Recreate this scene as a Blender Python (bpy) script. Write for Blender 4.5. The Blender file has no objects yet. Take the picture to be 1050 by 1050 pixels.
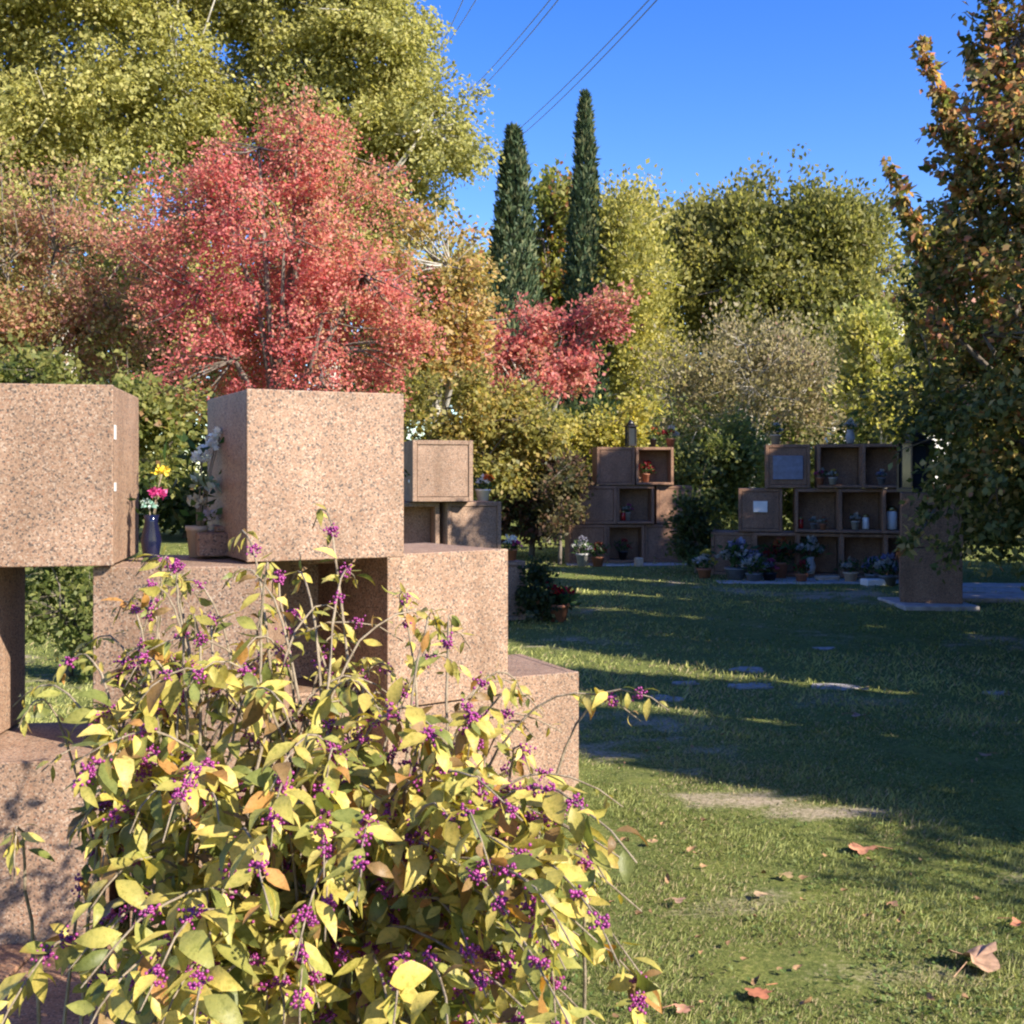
import bpy, bmesh, math, random
import numpy as np
from mathutils import Vector, Matrix

R = math.radians
rng = np.random.default_rng(11)
random.seed(5)
sc = bpy.context.scene
C = sc.collection
F, HZ, CAMZ = 1200.0, 488.0, 1.58        # focal length in photo pixels, horizon row, eye height

# ------------------------------------------------------------------ helpers
def sstep(a, b, x):
    t = np.clip((np.asarray(x, float) - a) / (b - a), 0, 1)
    return t * t * (3 - 2 * t)
def G(x, y):                              # height of the lawn
    x = np.asarray(x, float); y = np.asarray(y, float)
    return .16 * sstep(8, 19, y) + .012 * np.sin(x * 1.7 + .6 * y) * np.sin(y * 1.3 - .4 * x) * sstep(2, 6, y)
def g(x, y): return float(G(x, y))
def P(u, v, Y): return ((u - 525) / F * Y, Y, CAMZ + (HZ - v) / F * Y)
def Xat(u, Y): return (u - 525) / F * Y

def noise3(p, s, seed=0):                 # smooth value noise -1..1
    r = np.random.default_rng(1000 + seed)
    out = np.zeros(len(p))
    for i in range(7):
        k = r.normal(size=3); k *= s * (0.6 + .9 * r.random()) / np.linalg.norm(k)
        k2 = r.normal(size=3) * s * .6
        out += np.sin(p @ k + r.random() * 6.28 + 1.3 * np.sin(p @ k2 + r.random() * 6.28))
    return out / 4.0

def mesh_np(name, verts, loops, starts, totals, col=None, smooth=False):
    me = bpy.data.meshes.new(name)
    me.vertices.add(len(verts)); me.vertices.foreach_set('co', np.asarray(verts, np.float32).ravel())
    me.loops.add(len(loops)); me.loops.foreach_set('vertex_index', np.asarray(loops, np.int32))
    me.polygons.add(len(starts)); me.polygons.foreach_set('loop_start', np.asarray(starts, np.int32))
    me.polygons.foreach_set('loop_total', np.asarray(totals, np.int32))
    if smooth: me.polygons.foreach_set('use_smooth', np.ones(len(starts), bool))
    me.update(calc_edges=True)
    if col is not None:
        a = me.attributes.new('col', 'FLOAT_COLOR', 'POINT')
        c4 = np.ones((len(verts), 4), np.float32); c4[:, :3] = col
        a.data.foreach_set('color', c4.ravel())
    return me

def link(name, me, mats, parent=None, loc=None, rz=0):
    o = bpy.data.objects.new(name, me); C.objects.link(o)
    if me is not None:
        for m in (mats if isinstance(mats, (list, tuple)) else [mats]): me.materials.append(m)
    if parent: o.parent = parent
    if loc: o.location = loc
    o.rotation_euler.z = rz
    return o
def thing(name, label, cat, loc=(0, 0, 0), rz=0, group=None):
    o = bpy.data.objects.new(name, None); C.objects.link(o)
    o.empty_display_size = .2
    o.location = loc; o.rotation_euler = (0, 0, rz)
    return tag(o, label, cat, group)
def tag(o, label, cat, group=None):
    o['label'] = label; o['category'] = cat
    if group: o['group'] = group
    return o
def kind(o, k): o['kind'] = k; return o
def copy_tree(root, loc, rz, label, group=None, scale=None):
    r = root.copy(); C.objects.link(r); r.location = loc; r.rotation_euler = (0, 0, rz); r['label'] = label
    if group: r['group'] = group
    if scale: r.scale = scale
    for ch in list(root.children):
        c = ch.copy(); C.objects.link(c); c.parent = r
        for gch in list(ch.children):
            d = gch.copy(); C.objects.link(d); d.parent = c
    return r

class MB:                                  # collects boxes, tubes and lathes into one mesh
    def __init__(self): self.bm = bmesh.new()
    def box(self, cx, cy, cz, sx, sy, sz, bev=0, rz=0, seg=1, tilt=None):
        r = bmesh.ops.create_cube(self.bm, size=1.0)
        vs = r['verts']
        M = Matrix.Translation((cx, cy, cz)) @ Matrix.Rotation(rz, 4, 'Z')
        if tilt: M = M @ Matrix.Rotation(tilt, 4, 'X')
        M = M @ Matrix.Diagonal((sx, sy, sz, 1))
        bmesh.ops.transform(self.bm, matrix=M, verts=vs)
        if bev:
            es = list({e for v in vs for e in v.link_edges})
            bmesh.ops.bevel(self.bm, geom=es, offset=bev, segments=seg, affect='EDGES', profile=.5)
        return self
    def lathe(self, prof, n=16, off=(0, 0, 0)):
        rings = []
        for r, z in prof:
            rings.append([self.bm.verts.new((off[0] + r * math.cos(2 * math.pi * i / n), off[1] + r * math.sin(2 * math.pi * i / n), off[2] + z)) for i in range(n)])
        for a, b in zip(rings[:-1], rings[1:]):
            for i in range(n):
                f = self.bm.faces.new((a[i], a[(i + 1) % n], b[(i + 1) % n], b[i])); f.smooth = True
        self.bm.faces.new(rings[0][::-1]); self.bm.faces.new(rings[-1])
        return self
    def tube(self, pts, rad, n=6):
        pts = [Vector(p) for p in pts]
        if not isinstance(rad, (list, tuple)): rad = [rad] * len(pts)
        rings = []
        for i, p in enumerate(pts):
            d = (pts[min(i + 1, len(pts) - 1)] - pts[max(i - 1, 0)]).normalized()
            a = d.cross(Vector((0, 0, 1)) if abs(d.z) < .9 else Vector((1, 0, 0))).normalized(); b = d.cross(a)
            rings.append([self.bm.verts.new(p + (a * math.cos(2 * math.pi * k / n) + b * math.sin(2 * math.pi * k / n)) * rad[i]) for k in range(n)])
        for a, b in zip(rings[:-1], rings[1:]):
            for k in range(n):
                f = self.bm.faces.new((a[k], a[(k + 1) % n], b[(k + 1) % n], b[k])); f.smooth = True
        try:
            self.bm.faces.new(rings[0]); self.bm.faces.new(rings[-1][::-1])
        except Exception: pass
        return self
    def mesh(self, name):
        me = bpy.data.meshes.new(name)
        bmesh.ops.recalc_face_normals(self.bm, faces=self.bm.faces)
        self.bm.to_mesh(me); self.bm.free(); return me
    def build(self, name, mat, parent=None, loc=None, rz=0):
        return link(name, self.mesh(name), mat, parent, loc, rz)

# ------------------------------------------------------------------ materials
def newmat(name):
    m = bpy.data.materials.new(name); m.use_nodes = True
    nt = m.node_tree; b = nt.nodes['Principled BSDF']; return m, nt, b
def N(nt, t, **kw):
    n = nt.nodes.new(t)
    for k, v in kw.items():
        if k in n.inputs: n.inputs[k].default_value = v
        else: setattr(n, k, v)
    return n
def ramp(nt, stops, interp='LINEAR'):
    n = nt.nodes.new('ShaderNodeValToRGB'); cr = n.color_ramp; cr.interpolation = interp
    while len(cr.elements) < len(stops): cr.elements.new(.5)
    for e, (p, c) in zip(cr.elements, stops): e.position = p; e.color = (*c, 1)
    return n
def mix(nt, a, b, fac, blend='MIX'):
    n = nt.nodes.new('ShaderNodeMix'); n.data_type = 'RGBA'; n.blend_type = blend
    L = nt.links
    for s, v in ((6, a), (7, b), (0, fac)):
        if isinstance(v, bpy.types.NodeSocket): L.new(v, n.inputs[s])
        elif s == 0: n.inputs[0].default_value = v
        else: n.inputs[s].default_value = (*v, 1)
    return n.outputs[2]
def objcoord(nt):
    tc = nt.nodes.new('ShaderNodeTexCoord'); oi = nt.nodes.new('ShaderNodeObjectInfo')
    mu = nt.nodes.new('ShaderNodeMath'); mu.operation = 'MULTIPLY'; mu.inputs[1].default_value = 37.0
    nt.links.new(oi.outputs['Random'], mu.inputs[0])
    ad = nt.nodes.new('ShaderNodeVectorMath'); ad.operation = 'ADD'
    nt.links.new(tc.outputs['Object'], ad.inputs[0]); nt.links.new(mu.outputs[0], ad.inputs[1])
    return ad.outputs[0], oi.outputs['Random']

def granite(name, tint=(1, 1, 1), scale=175, stain=.55):
    m, nt, b = newmat(name); L = nt.links
    co, rnd = objcoord(nt)
    v = N(nt, 'ShaderNodeTexVoronoi', Scale=scale); L.new(co, v.inputs['Vector'])
    sep = N(nt, 'ShaderNodeSeparateColor'); L.new(v.outputs['Color'], sep.inputs[0])
    t = lambda c: tuple(a * q for a, q in zip(c, tint))
    rp = ramp(nt, [(0, t((.10, .078, .065))), (.08, t((.20, .14, .105))), (.2, t((.315, .20, .13))), (.42, t((.37, .242, .16))), (.66, t((.395, .272, .187))), (.86, t((.465, .36, .27))), (.95, t((.32, .17, .10)))], 'CONSTANT')
    L.new(sep.outputs[0], rp.inputs[0])
    n2 = N(nt, 'ShaderNodeTexNoise', Scale=5.0, Detail=6.0, Roughness=.6); L.new(co, n2.inputs['Vector'])
    r2 = ramp(nt, [(.3, (.68, .65, .62)), (.7, (.95, .925, .905))]); L.new(n2.outputs[0], r2.inputs[0])
    c = mix(nt, rp.outputs[0], r2.outputs[0], 1.0, 'MULTIPLY')
    n3 = N(nt, 'ShaderNodeTexNoise', Scale=230.0, Detail=2.0); L.new(co, n3.inputs['Vector'])
    r3 = ramp(nt, [(.3, (.72, .70, .68)), (.62, (1.1, 1.1, 1.1))]); L.new(n3.outputs[0], r3.inputs[0])
    c = mix(nt, c, r3.outputs[0], .75, 'MULTIPLY')
    # weathering: streaks running down the faces
    mp = N(nt, 'ShaderNodeMapping'); mp.inputs['Scale'].default_value = (9, 9, .9); L.new(co, mp.inputs[0])
    n4 = N(nt, 'ShaderNodeTexNoise', Scale=1.0, Detail=5.0); L.new(mp.outputs[0], n4.inputs['Vector'])
    r4 = ramp(nt, [(.42, (1, 1, 1)), (.72, (.66, .61, .55))]); L.new(n4.outputs[0], r4.inputs[0])
    c = mix(nt, c, r4.outputs[0], stain, 'MULTIPLY')
    L.new(c, b.inputs['Base Color'])
    b.inputs['Roughness'].default_value = .7
    bp = N(nt, 'ShaderNodeBump', Strength=.25, Distance=.004); L.new(n3.outputs[0], bp.inputs['Height']); L.new(bp.outputs[0], b.inputs['Normal'])
    return m

def plain(name, col, rough=.6, noise=.25, scale=14, metal=0):
    m, nt, b = newmat(name); L = nt.links
    co, rnd = objcoord(nt)
    n = N(nt, 'ShaderNodeTexNoise', Scale=scale, Detail=6.0); L.new(co, n.inputs['Vector'])
    lo = tuple(c * (1 - noise) for c in col); hi = tuple(min(1, c * (1 + noise * .5)) for c in col)
    r = ramp(nt, [(.3, lo), (.7, hi)]); L.new(n.outputs[0], r.inputs[0]); L.new(r.outputs[0], b.inputs['Base Color'])
    b.inputs['Roughness'].default_value = rough; b.inputs['Metallic'].default_value = metal
    return m

def leafmat(name, transl=.35, rough=.5, spec=.3, mottle=0):
    m, nt, b = newmat(name); L = nt.links
    at = nt.nodes.new('ShaderNodeAttribute'); at.attribute_name = 'col'
    b.inputs['Roughness'].default_value = rough
    b.inputs['Specular IOR Level'].default_value = spec
    colour = at.outputs['Color']
    if mottle:
        tc = nt.nodes.new('ShaderNodeTexCoord')
        n = N(nt, 'ShaderNodeTexNoise', Scale=90.0, Detail=4.0, Roughness=.65); L.new(tc.outputs['Object'], n.inputs['Vector'])
        r = ramp(nt, [(.32, (.62, .66, .5)), (.5, (1, 1, 1)), (.68, (1.12, 1.08, 1.0))]); L.new(n.outputs[0], r.inputs[0])
        colour = mix(nt, colour, r.outputs[0], mottle, 'MULTIPLY')
        n2 = N(nt, 'ShaderNodeTexNoise', Scale=330.0, Detail=2.0); L.new(tc.outputs['Object'], n2.inputs['Vector'])
        r2 = ramp(nt, [(.27, (.35, .2, .08)), (.34, (1, 1, 1))]); L.new(n2.outputs[0], r2.inputs[0])
        colour = mix(nt, colour, r2.outputs[0], .8, 'MULTIPLY')
        bp = N(nt, 'ShaderNodeBump', Strength=.5, Distance=.003); L.new(n.outputs[0], bp.inputs['Height']); L.new(bp.outputs[0], b.inputs['Normal'])
    L.new(colour, b.inputs['Base Color'])
    tr = nt.nodes.new('ShaderNodeBsdfTranslucent')
    sat = nt.nodes.new('ShaderNodeHueSaturation'); sat.inputs['Saturation'].default_value = 1.15; sat.inputs['Value'].default_value = 1.2
    L.new(colour, sat.inputs['Color']); L.new(sat.outputs[0], tr.inputs['Color'])
    mx = nt.nodes.new('ShaderNodeMixShader'); mx.inputs[0].default_value = transl
    L.new(b.outputs[0], mx.inputs[1]); L.new(tr.outputs[0], mx.inputs[2])
    L.new(mx.outputs[0], nt.nodes['Material Output'].inputs['Surface'])
    return m

def barkmat(name, a, bcol, scale=10):
    m, nt, b = newmat(name); L = nt.links
    co, _ = objcoord(nt)
    mp = N(nt, 'ShaderNodeMapping'); mp.inputs['Scale'].default_value = (scale, scale, scale * .3); L.new(co, mp.inputs[0])
    n = N(nt, 'ShaderNodeTexNoise', Scale=1.0, Detail=8.0, Roughness=.7); L.new(mp.outputs[0], n.inputs['Vector'])
    r = ramp(nt, [(.35, a), (.65, bcol)]); L.new(n.outputs[0], r.inputs[0]); L.new(r.outputs[0], b.inputs['Base Color'])
    bp = N(nt, 'ShaderNodeBump', Strength=.6, Distance=.03); L.new(n.outputs[0], bp.inputs['Height']); L.new(bp.outputs[0], b.inputs['Normal'])
    b.inputs['Roughness'].default_value = .9
    return m

M_GRAN = granite('pink_granite')
M_GRAN2 = granite('shade_tinted_granite', (.90, .76, .66), 165, .6)  # browner granite copy: warm tint offsets the blue shade on the far walls
M_CONC = plain('concrete', (.42, .38, .33), .85, .35, 9)
M_LEAF = leafmat('leaf', .54)
M_BUSHLEAF = leafmat('beautyberry_leaf', .38, .45, .35, .9)
M_NEEDLE = leafmat('conifer_spray', .12, .6, .2)
M_PETAL = leafmat('petal', .3, .5, .2)
M_BARK = barkmat('bark', (.07, .055, .042), (.19, .16, .125))
M_PALEBARK = barkmat('pale_bark', (.22, .2, .16), (.5, .47, .4))
M_STEM = barkmat('shrub_stem', (.16, .12, .075), (.36, .29, .2), 40)
M_BERRY = plain('magenta_berry', (.25, .03, .16), .3, .3, 60)
M_WHITE = plain('white_ceramic', (.75, .74, .7), .35, .12)
M_DULL = plain('shaded_ceramic', (.36, .35, .32), .6, .3)  # white ceramic darkened in its colour for the shaded far walls
M_NAVY = plain('navy_glaze', (.006, .008, .028), .12, .2)
M_BLACK = plain('black_metal', (.015, .014, .016), .35, .3)
M_TERRA = plain('terracotta', (.33, .13, .07), .8, .25)
M_BEIGE = plain('beige_stone', (.5, .38, .27), .7, .25)
M_GREY = plain('grey_slate', (.16, .17, .19), .45, .25)
M_BLUEPL = plain('blue_grey_slate', (.10, .14, .24), .3, .3)
M_BRASS = plain('brass', (.5, .36, .12), .35, .2, 20, 1.0)
M_RED = plain('red_glass', (.35, .015, .015), .15, .2)
M_WALL = plain('white_render', (.8, .78, .74), .9, .08, 2)
M_ROOF = plain('roof_tile', (.4, .2, .12), .8, .3, 6)
M_GLASSD = plain('dark_pane', (.03, .035, .04), .08, .1)
M_WIRE = plain('cable', (.16, .18, .22), .5, .1)

# ------------------------------------------------------------------ sky, sun, camera
SUN = Vector((.82, -.57, 0)).normalized(); ELEV = R(33)
w = bpy.data.worlds.new('World'); sc.world = w; w.use_nodes = True
nt = w.node_tree; sky = nt.nodes.new('ShaderNodeTexSky'); sky.sky_type = 'NISHITA'; sky.sun_disc = False
sky.sun_elevation = ELEV; sky.sun_rotation = math.atan2(SUN.x, SUN.y)
sky.altitude = 300; sky.air_density = 1.0; sky.dust_density = .3; sky.ozone_density = 2.6
hs = nt.nodes.new('ShaderNodeHueSaturation'); hs.inputs['Saturation'].default_value = 1.37; hs.inputs['Hue'].default_value = .522
nt.links.new(sky.outputs[0], hs.inputs['Color']); nt.links.new(hs.outputs[0], nt.nodes['Background'].inputs[0]); nt.nodes['Background'].inputs[1].default_value = .118
sl = bpy.data.lights.new('sun', 'SUN'); sl.energy = 5.0; sl.angle = R(.55); sl.color = (1, .91, .78)
so = bpy.data.objects.new('sun', sl); C.objects.link(so)
sd = Vector((SUN.x * math.cos(ELEV), SUN.y * math.cos(ELEV), math.sin(ELEV)))
so.rotation_euler = sd.to_track_quat('Z', 'Y').to_euler(); so.location = (20, -15, 25)
cam = bpy.data.cameras.new('camera'); co_ = bpy.data.objects.new('camera', cam); C.objects.link(co_)
co_.location = (0, 0, CAMZ); co_.rotation_euler = (R(90), 0, 0)
cam.sensor_width = 36; cam.lens = 36 * F / 1050; cam.shift_y = -(525 - HZ) / 1050 * -1 if False else (HZ - 525) / 1050
cam.clip_end = 2000; cam.clip_start = .05
sc.camera = co_
sc.view_settings.view_transform = 'Standard'; sc.view_settings.look = 'None'; sc.view_settings.gamma = 1
sc.view_settings.exposure = 1.30
sc.render.engine = 'CYCLES'
sc.cycles.max_bounces = 6; sc.cycles.diffuse_bounces = 3; sc.cycles.transmission_bounces = 4; sc.cycles.transparent_max_bounces = 4
sc.cycles.use_denoising = True
sc.cycles.filter_width = 2.2

# ------------------------------------------------------------------ ground
BARE = [(1.1, 5.75, .4, .2, .62), (1.5, 5.5, .34, .13, .55), (.8, 4.3, .4, .2, .35), (2.2, 4.6, .35, .2, .4), (2.4, 8.2, .8, .3, .35), (1.2, 3.7, .3, .15, .35)]
def bare(x, y):
    p = np.stack([x, y, 0 * x], 1)
    fine = .45 * noise3(p, 9, 4) + .4 * noise3(p, 22, 6) + .3 * noise3(p, 48, 7)
    b = .5 + .38 * noise3(p, 1.9, 3) + .35 * fine
    b = sstep(.52, 1.4, b) * .7
    for bx, by, rx, ry, s in BARE:
        d = ((x - bx) / rx) ** 2 + ((y - by) / ry) ** 2 + .9 * fine
        b = np.maximum(b, s * (1 - sstep(-.2, 1.6, d)))
    return np.clip(b, 0, 1)
def spaced(a, b, near0, near1, step):
    core = np.arange(near0, near1, step)
    t = np.linspace(0, 1, 40)[1:]
    return np.concatenate([(near0 - (near0 - a) * t ** 3)[::-1], core, near1 - step + (b - near1 + step) * t ** 3])
gx = spaced(-900, 900, -6, 9, .07); gy = spaced(-300, 1500, 2.0, 20, .08)
XX, YY = np.meshgrid(gx, gy); vx = XX.ravel(); vy = YY.ravel()
vz = G(vx, vy); bz = bare(vx, vy)
bz *= 1 - sstep(30, 60, np.hypot(vx, vy))
pn = np.stack([vx, vy, 0 * vx], 1)
near = ((vx > -7) & (vx < 10) & (vy > 1.5) & (vy < 21))
vz = vz + np.where(near, .006 * noise3(pn, 11, 8), 0)
nx, ny = len(gx), len(gy)
ii = (np.arange(ny - 1)[:, None] * nx + np.arange(nx - 1)[None, :]).ravel()
loops = np.stack([ii, ii + 1, ii + nx + 1, ii + nx], 1).ravel()
me = mesh_np('lawn', np.stack([vx, vy, vz], 1), loops, np.arange(len(ii)) * 4, np.full(len(ii), 4), np.stack([bz, bz, bz], 1), True)
m, nt, b = newmat('lawn_ground'); L = nt.links
tc = nt.nodes.new('ShaderNodeTexCoord')
at = nt.nodes.new('ShaderNodeAttribute'); at.attribute_name = 'col'
n1 = N(nt, 'ShaderNodeTexNoise', Scale=3.0, Detail=8.0, Roughness=.7); L.new(tc.outputs['Object'], n1.inputs['Vector'])
n2 = N(nt, 'ShaderNodeTexNoise', Scale=45.0, Detail=6.0, Roughness=.75); L.new(tc.outputs['Object'], n2.inputs['Vector'])
gr = ramp(nt, [(.3, (.06, .08, .024)), (.5, (.13, .16, .045)), (.7, (.24, .24, .09))]); L.new(n2.outputs[0], gr.inputs[0])
sl_ = ramp(nt, [(.3, (.22, .17, .10)), (.55, (.38, .31, .21)), (.75, (.50, .42, .30))]); L.new(n2.outputs[0], sl_.inputs[0])
g2 = ramp(nt, [(.35, (.8, .8, .8)), (.65, (1.25, 1.15, .95))]); L.new(n1.outputs[0], g2.inputs[0])
gm = mix(nt, gr.outputs[0], g2.outputs[0], 1, 'MULTIPLY')
ad = N(nt, 'ShaderNodeMath', operation='ADD'); L.new(at.outputs['Fac'], ad.inputs[0])
sb = N(nt, 'ShaderNodeMath', operation='MULTIPLY_ADD'); L.new(n2.outputs[0], sb.inputs[0]); sb.inputs[1].default_value = .9; sb.inputs[2].default_value = -.45
L.new(sb.outputs[0], ad.inputs[1])
mk = ramp(nt, [(.22, (0, 0, 0)), (.6, (1, 1, 1))]); L.new(ad.outputs[0], mk.inputs[0])
L.new(mix(nt, gm, sl_.outputs[0], mk.outputs[0]), b.inputs['Base Color']); b.inputs['Roughness'].default_value = .95
b.inputs['Specular IOR Level'].default_value = .1
bp = N(nt, 'ShaderNodeBump', Strength=.8, Distance=.02); L.new(n2.outputs[0], bp.inputs['Height']); L.new(bp.outputs[0], b.inputs['Normal'])
kind(link('lawn', me, m), 'structure')

# grass blades
def leaf_quads(pos, d, nrm, ln, wd, bend=.0):
    """pointed blades / leaves: base, two shoulders, tip"""
    d = d / np.linalg.norm(d, axis=1, keepdims=True)
    s = np.cross(d, nrm); s /= np.linalg.norm(s, axis=1, keepdims=True) + 1e-9
    up = np.cross(s, d)
    mid = pos + d * (ln * .48)[:, None] + up * (ln * bend)[:, None]
    v = np.stack([pos, mid + s * (wd * .5)[:, None], pos + d * ln[:, None], mid - s * (wd * .5)[:, None]], 1)
    return v.reshape(-1, 3)
def quad_mesh(name, v, col, smooth=False):
    n = len(v) // 4
    return mesh_np(name, v, np.arange(4 * n), np.arange(n) * 4, np.full(n, 4), np.repeat(col, 4, axis=0), smooth)

def grass(n, y0, y1, xa, xb, h, wid, seed):
    r = np.random.default_rng(seed)
    y = 1 / (1 / y0 - r.random(n) * (1 / y0 - 1 / y1)); x = xa + (xb - xa) * r.random(n)
    x = np.where(xa < 0, x, x)
    keep = (x > -.47 * y - .6) & (x < .47 * y + .6)
    x, y = x[keep], y[keep]
    bb = bare(x, y); keep = r.random(len(x)) > bb * 1.35 - .05
    x, y, bb = x[keep], y[keep], bb[keep]
    p = np.stack([x, y, 0 * x], 1)
    cl = noise3(p, 6, 21); cl2 = noise3(p, 1.4, 22)
    sc_ = 1 + .6 * cl + .4 * cl2
    ln = h * np.clip(sc_, .35, 2) * (.5 + r.random(len(x))) * (1 - .5 * bb)
    fs = np.clip(y / 4.5, .9, 4)
    th = r.random(len(x)) * 6.283; le = .4 + 1.5 * r.random(len(x)) ** 1.2
    d = np.stack([np.cos(th) * le, np.sin(th) * le, np.ones(len(x))], 1)
    nn = np.stack([np.cos(th + .6), np.sin(th + .6), .25 * np.ones(len(x))], 1)
    pos = np.stack([x, y, G(x, y) - .004], 1)
    v = leaf_quads(pos, d, nn, ln, wid * fs * (.6 + .8 * r.random(len(x))), .06)
    t = np.clip(.47 + .5 * cl2 + .3 * cl + .3 * r.normal(size=len(x)) * .8, 0, 1)[:, None]
    col = (1 - t) * np.array([.085, .125, .030]) + t * np.array([.40, .41, .14])
    dry = (r.random(len(x)) < np.clip(.15 + .28 * noise3(p, 2.4, 30) + .4 * bb, .03, .9))[:, None]
    col = np.where(dry, np.array([.36, .30, .16]) * (.6 + .6 * r.random((len(x), 1))), col)
    return v, col
A = [grass(300000, 2.9, 7.5, -3.6, 4.2, .027, .0036, 1), grass(150000, 7.0, 24, -11, 12, .036, .0045, 2)]
me = quad_mesh('grass', np.concatenate([a[0] for a in A]), np.concatenate([a[1] for a in A]))
kind(link('grass', me, leafmat('grass_blade', .3, .6, .15)), 'stuff')

# pale paving at the right and under the near wall
mb = MB(); r_ = random.Random(3)
for i in range(7):
    for j in range(3):
        x, y = 5.55 + i * .62, 14.1 + j * .62
        mb.box(x, y, g(x, y) + .012, .6, .6, .06, .008, r_.uniform(-.01, .01))
kind(mb.build('path', M_CONC), 'structure')
mb = MB()
for i in range(5):
    x = -3.3 + i * .5; y = 3.52 + .1 * math.sin(i) * 0 + max(0, (x + 1.2)) * .55
    mb.box(x, y - .05, .012, .49, .78, .05, .006, math.atan2(max(0, min(.5, x + 1.2)) * .9, 1))
kind(mb.build('paving_strip', M_GRAN2), 'structure')

# ------------------------------------------------------------------ granite niches
S = .62
def niche(kindof, mat=M_GRAN):
    root = bpy.data.objects.new('granite_niche', None); C.objects.link(root)
    t = .045; h = S / 2
    m1 = MB()
    m1.box(0, 0, t / 2, S - 2 * t - .002, S - .001, t, .004); m1.box(0, 0, S - t / 2, S - 2 * t - .002, S - .001, t, .004)
    m1.box(-h + t / 2, 0, S / 2, t, S, S, .004); m1.box(h - t / 2, 0, S / 2, t, S, S, .004)
    m1.build('shell', mat, root)
    m2 = MB(); m2.box(0, h + .014, S / 2, S + .004, .028, S + .004, .004, 0, 2)
    m2.build('back_panel', mat, root)
    if kindof == 'open':
        m3 = MB(); m3.box(0, .05, S / 2, S - 2 * t - .004, .03, S - 2 * t - .004, .003)
        m3.build('inner_panel', mat, root)
        m4 = MB(); m4.box(0, -h - .03, .02, S - .03, .06, .03, .004); m4.build('ledge', mat, root)
    else:
        m3 = MB(); m3.box(0, -h + .03, S / 2, S - 2 * t - .008, .04, S - 2 * t - .008, .004)
        d = m3.build('door_slab', mat, root)
        if kindof.startswith('plaque'):
            m5 = MB(); m5.box(.0, -h - .002, S / 2 + (.05 if kindof == 'plaque_white' else -.02), .2 if kindof == 'plaque_white' else .42, .02, .16 if kindof == 'plaque_white' else .34, .004)
            m5.build('plaque', M_WHITE if kindof == 'plaque_white' else M_BLUEPL, d)
    return root
PROTO = {}
def place(kindof, x, y, z, rz, label, group, shade_tint=False, sx=1):
    k = (kindof, shade_tint)
    if k not in PROTO:
        PROTO[k] = niche(kindof, M_GRAN2 if shade_tint else M_GRAN); r = PROTO[k]
        tag(r, label, 'urn niche', group); r.location = (x, y, z); r.rotation_euler = (0, 0, rz)
    else:
        r = copy_tree(PROTO[k], (x, y, z), rz, label, group)
    r.scale = (sx, 1, 1)
    return r
def front_at(kindof, x, y, z, ang, label, group, flip=True, shade_tint=False, sx=1):
    """place by the front-left corner of the face seen by the camera; that face recedes to the right by ang"""
    wdt = S * sx + .004
    dx, dy = math.cos(ang), math.sin(ang)
    cx = x + dx * wdt / 2 - dy * (S / 2 + .028 * flip); cy = y + dy * wdt / 2 + dx * (S / 2 + .028 * flip)
    return place(kindof, cx, cy, z, ang + (math.pi if flip else 0), label, group, shade_tint, sx)
GN = 'granite niches of the near wall, seen from behind'
z1, z2, z3 = .012, .642, 1.272
D = math.radians
front_at('closed', -1.988, 3.92, z3, D(10), 'large sunlit granite block at the left edge, topmost in the near stack', GN)
nb1 = [o for o in C.objects if o.get('label', '').startswith('large sunlit granite block')][0]
for zz, hh in ((.46, .05), (.27, .03)):
    MB().box(-.311, .29, zz, .004, .04, hh).build('paper_tag', M_WHITE, nb1)
nb2 = front_at('closed', -.952, 4.2, z3, D(27), 'sunlit granite block with shaded left side, standing in front of the red tree', GN, sx=.97)
front_at('closed', -1.455, 4.06, z2, D(2), 'granite block under the gap between the two topmost near blocks, behind the bush top', GN, sx=.93)
front_at('closed', -.5, 4.70, z2, D(37), 'granite block right of the dark opening, middle course of the near stack', GN, sx=.97)
front_at('closed', -2.45, 3.82, z2, D(4), 'granite block left of the see-through opening at the picture edge', GN)
front_at('closed', -1.99, 3.82, z1, D(8), 'bottom granite block at the left, dappled with leaf shadows', GN)
front_at('closed', -1.30, 3.98, z1, D(14), 'bottom granite block hidden behind the middle of the beautyberry bush', GN)
front_at('closed', -.5, 4.72, z1, D(37), 'bottom granite block under the block right of the dark opening', GN, sx=.97)
front_at('closed', -.225, 5.40, z1, D(25), 'lowest granite block at the right end of the near stack, beside the lawn', GN, sx=.97)
place('open', -.83, 5.15, z2, D(20), 'shaded granite niche seen inside the dark opening of the near stack', GN)
place('closed', -1.0, 5.0, z1, D(20), 'shaded granite niche at the foot of the dark opening', GN)

GB = 'granite niches of the second wall behind the near stack'
b0 = g(-.6, 12)
front_at('closed', -1.0, 11.75, b0 + z3, D(14), 'sunlit granite niche with raised door slab, top of the second wall', GB, flip=False)
front_at('closed', -.66, 11.95, b0 + z2, D(28), 'granite niche one step down at the right of the second wall', GB, flip=False)
front_at('open', -1.35, 11.85, b0 + z2, D(12), 'open niche with dark interior in the second wall, beside a white pot', GB, flip=False)
front_at('closed', -.42, 12.1, b0 + z1, D(25), 'bottom granite niche of the second wall next to the potted shrub', GB, flip=False)
front_at('closed', -1.1, 11.8, b0 + z1, D(14), 'bottom granite niche of the second wall below the open one', GB, flip=False)

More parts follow.
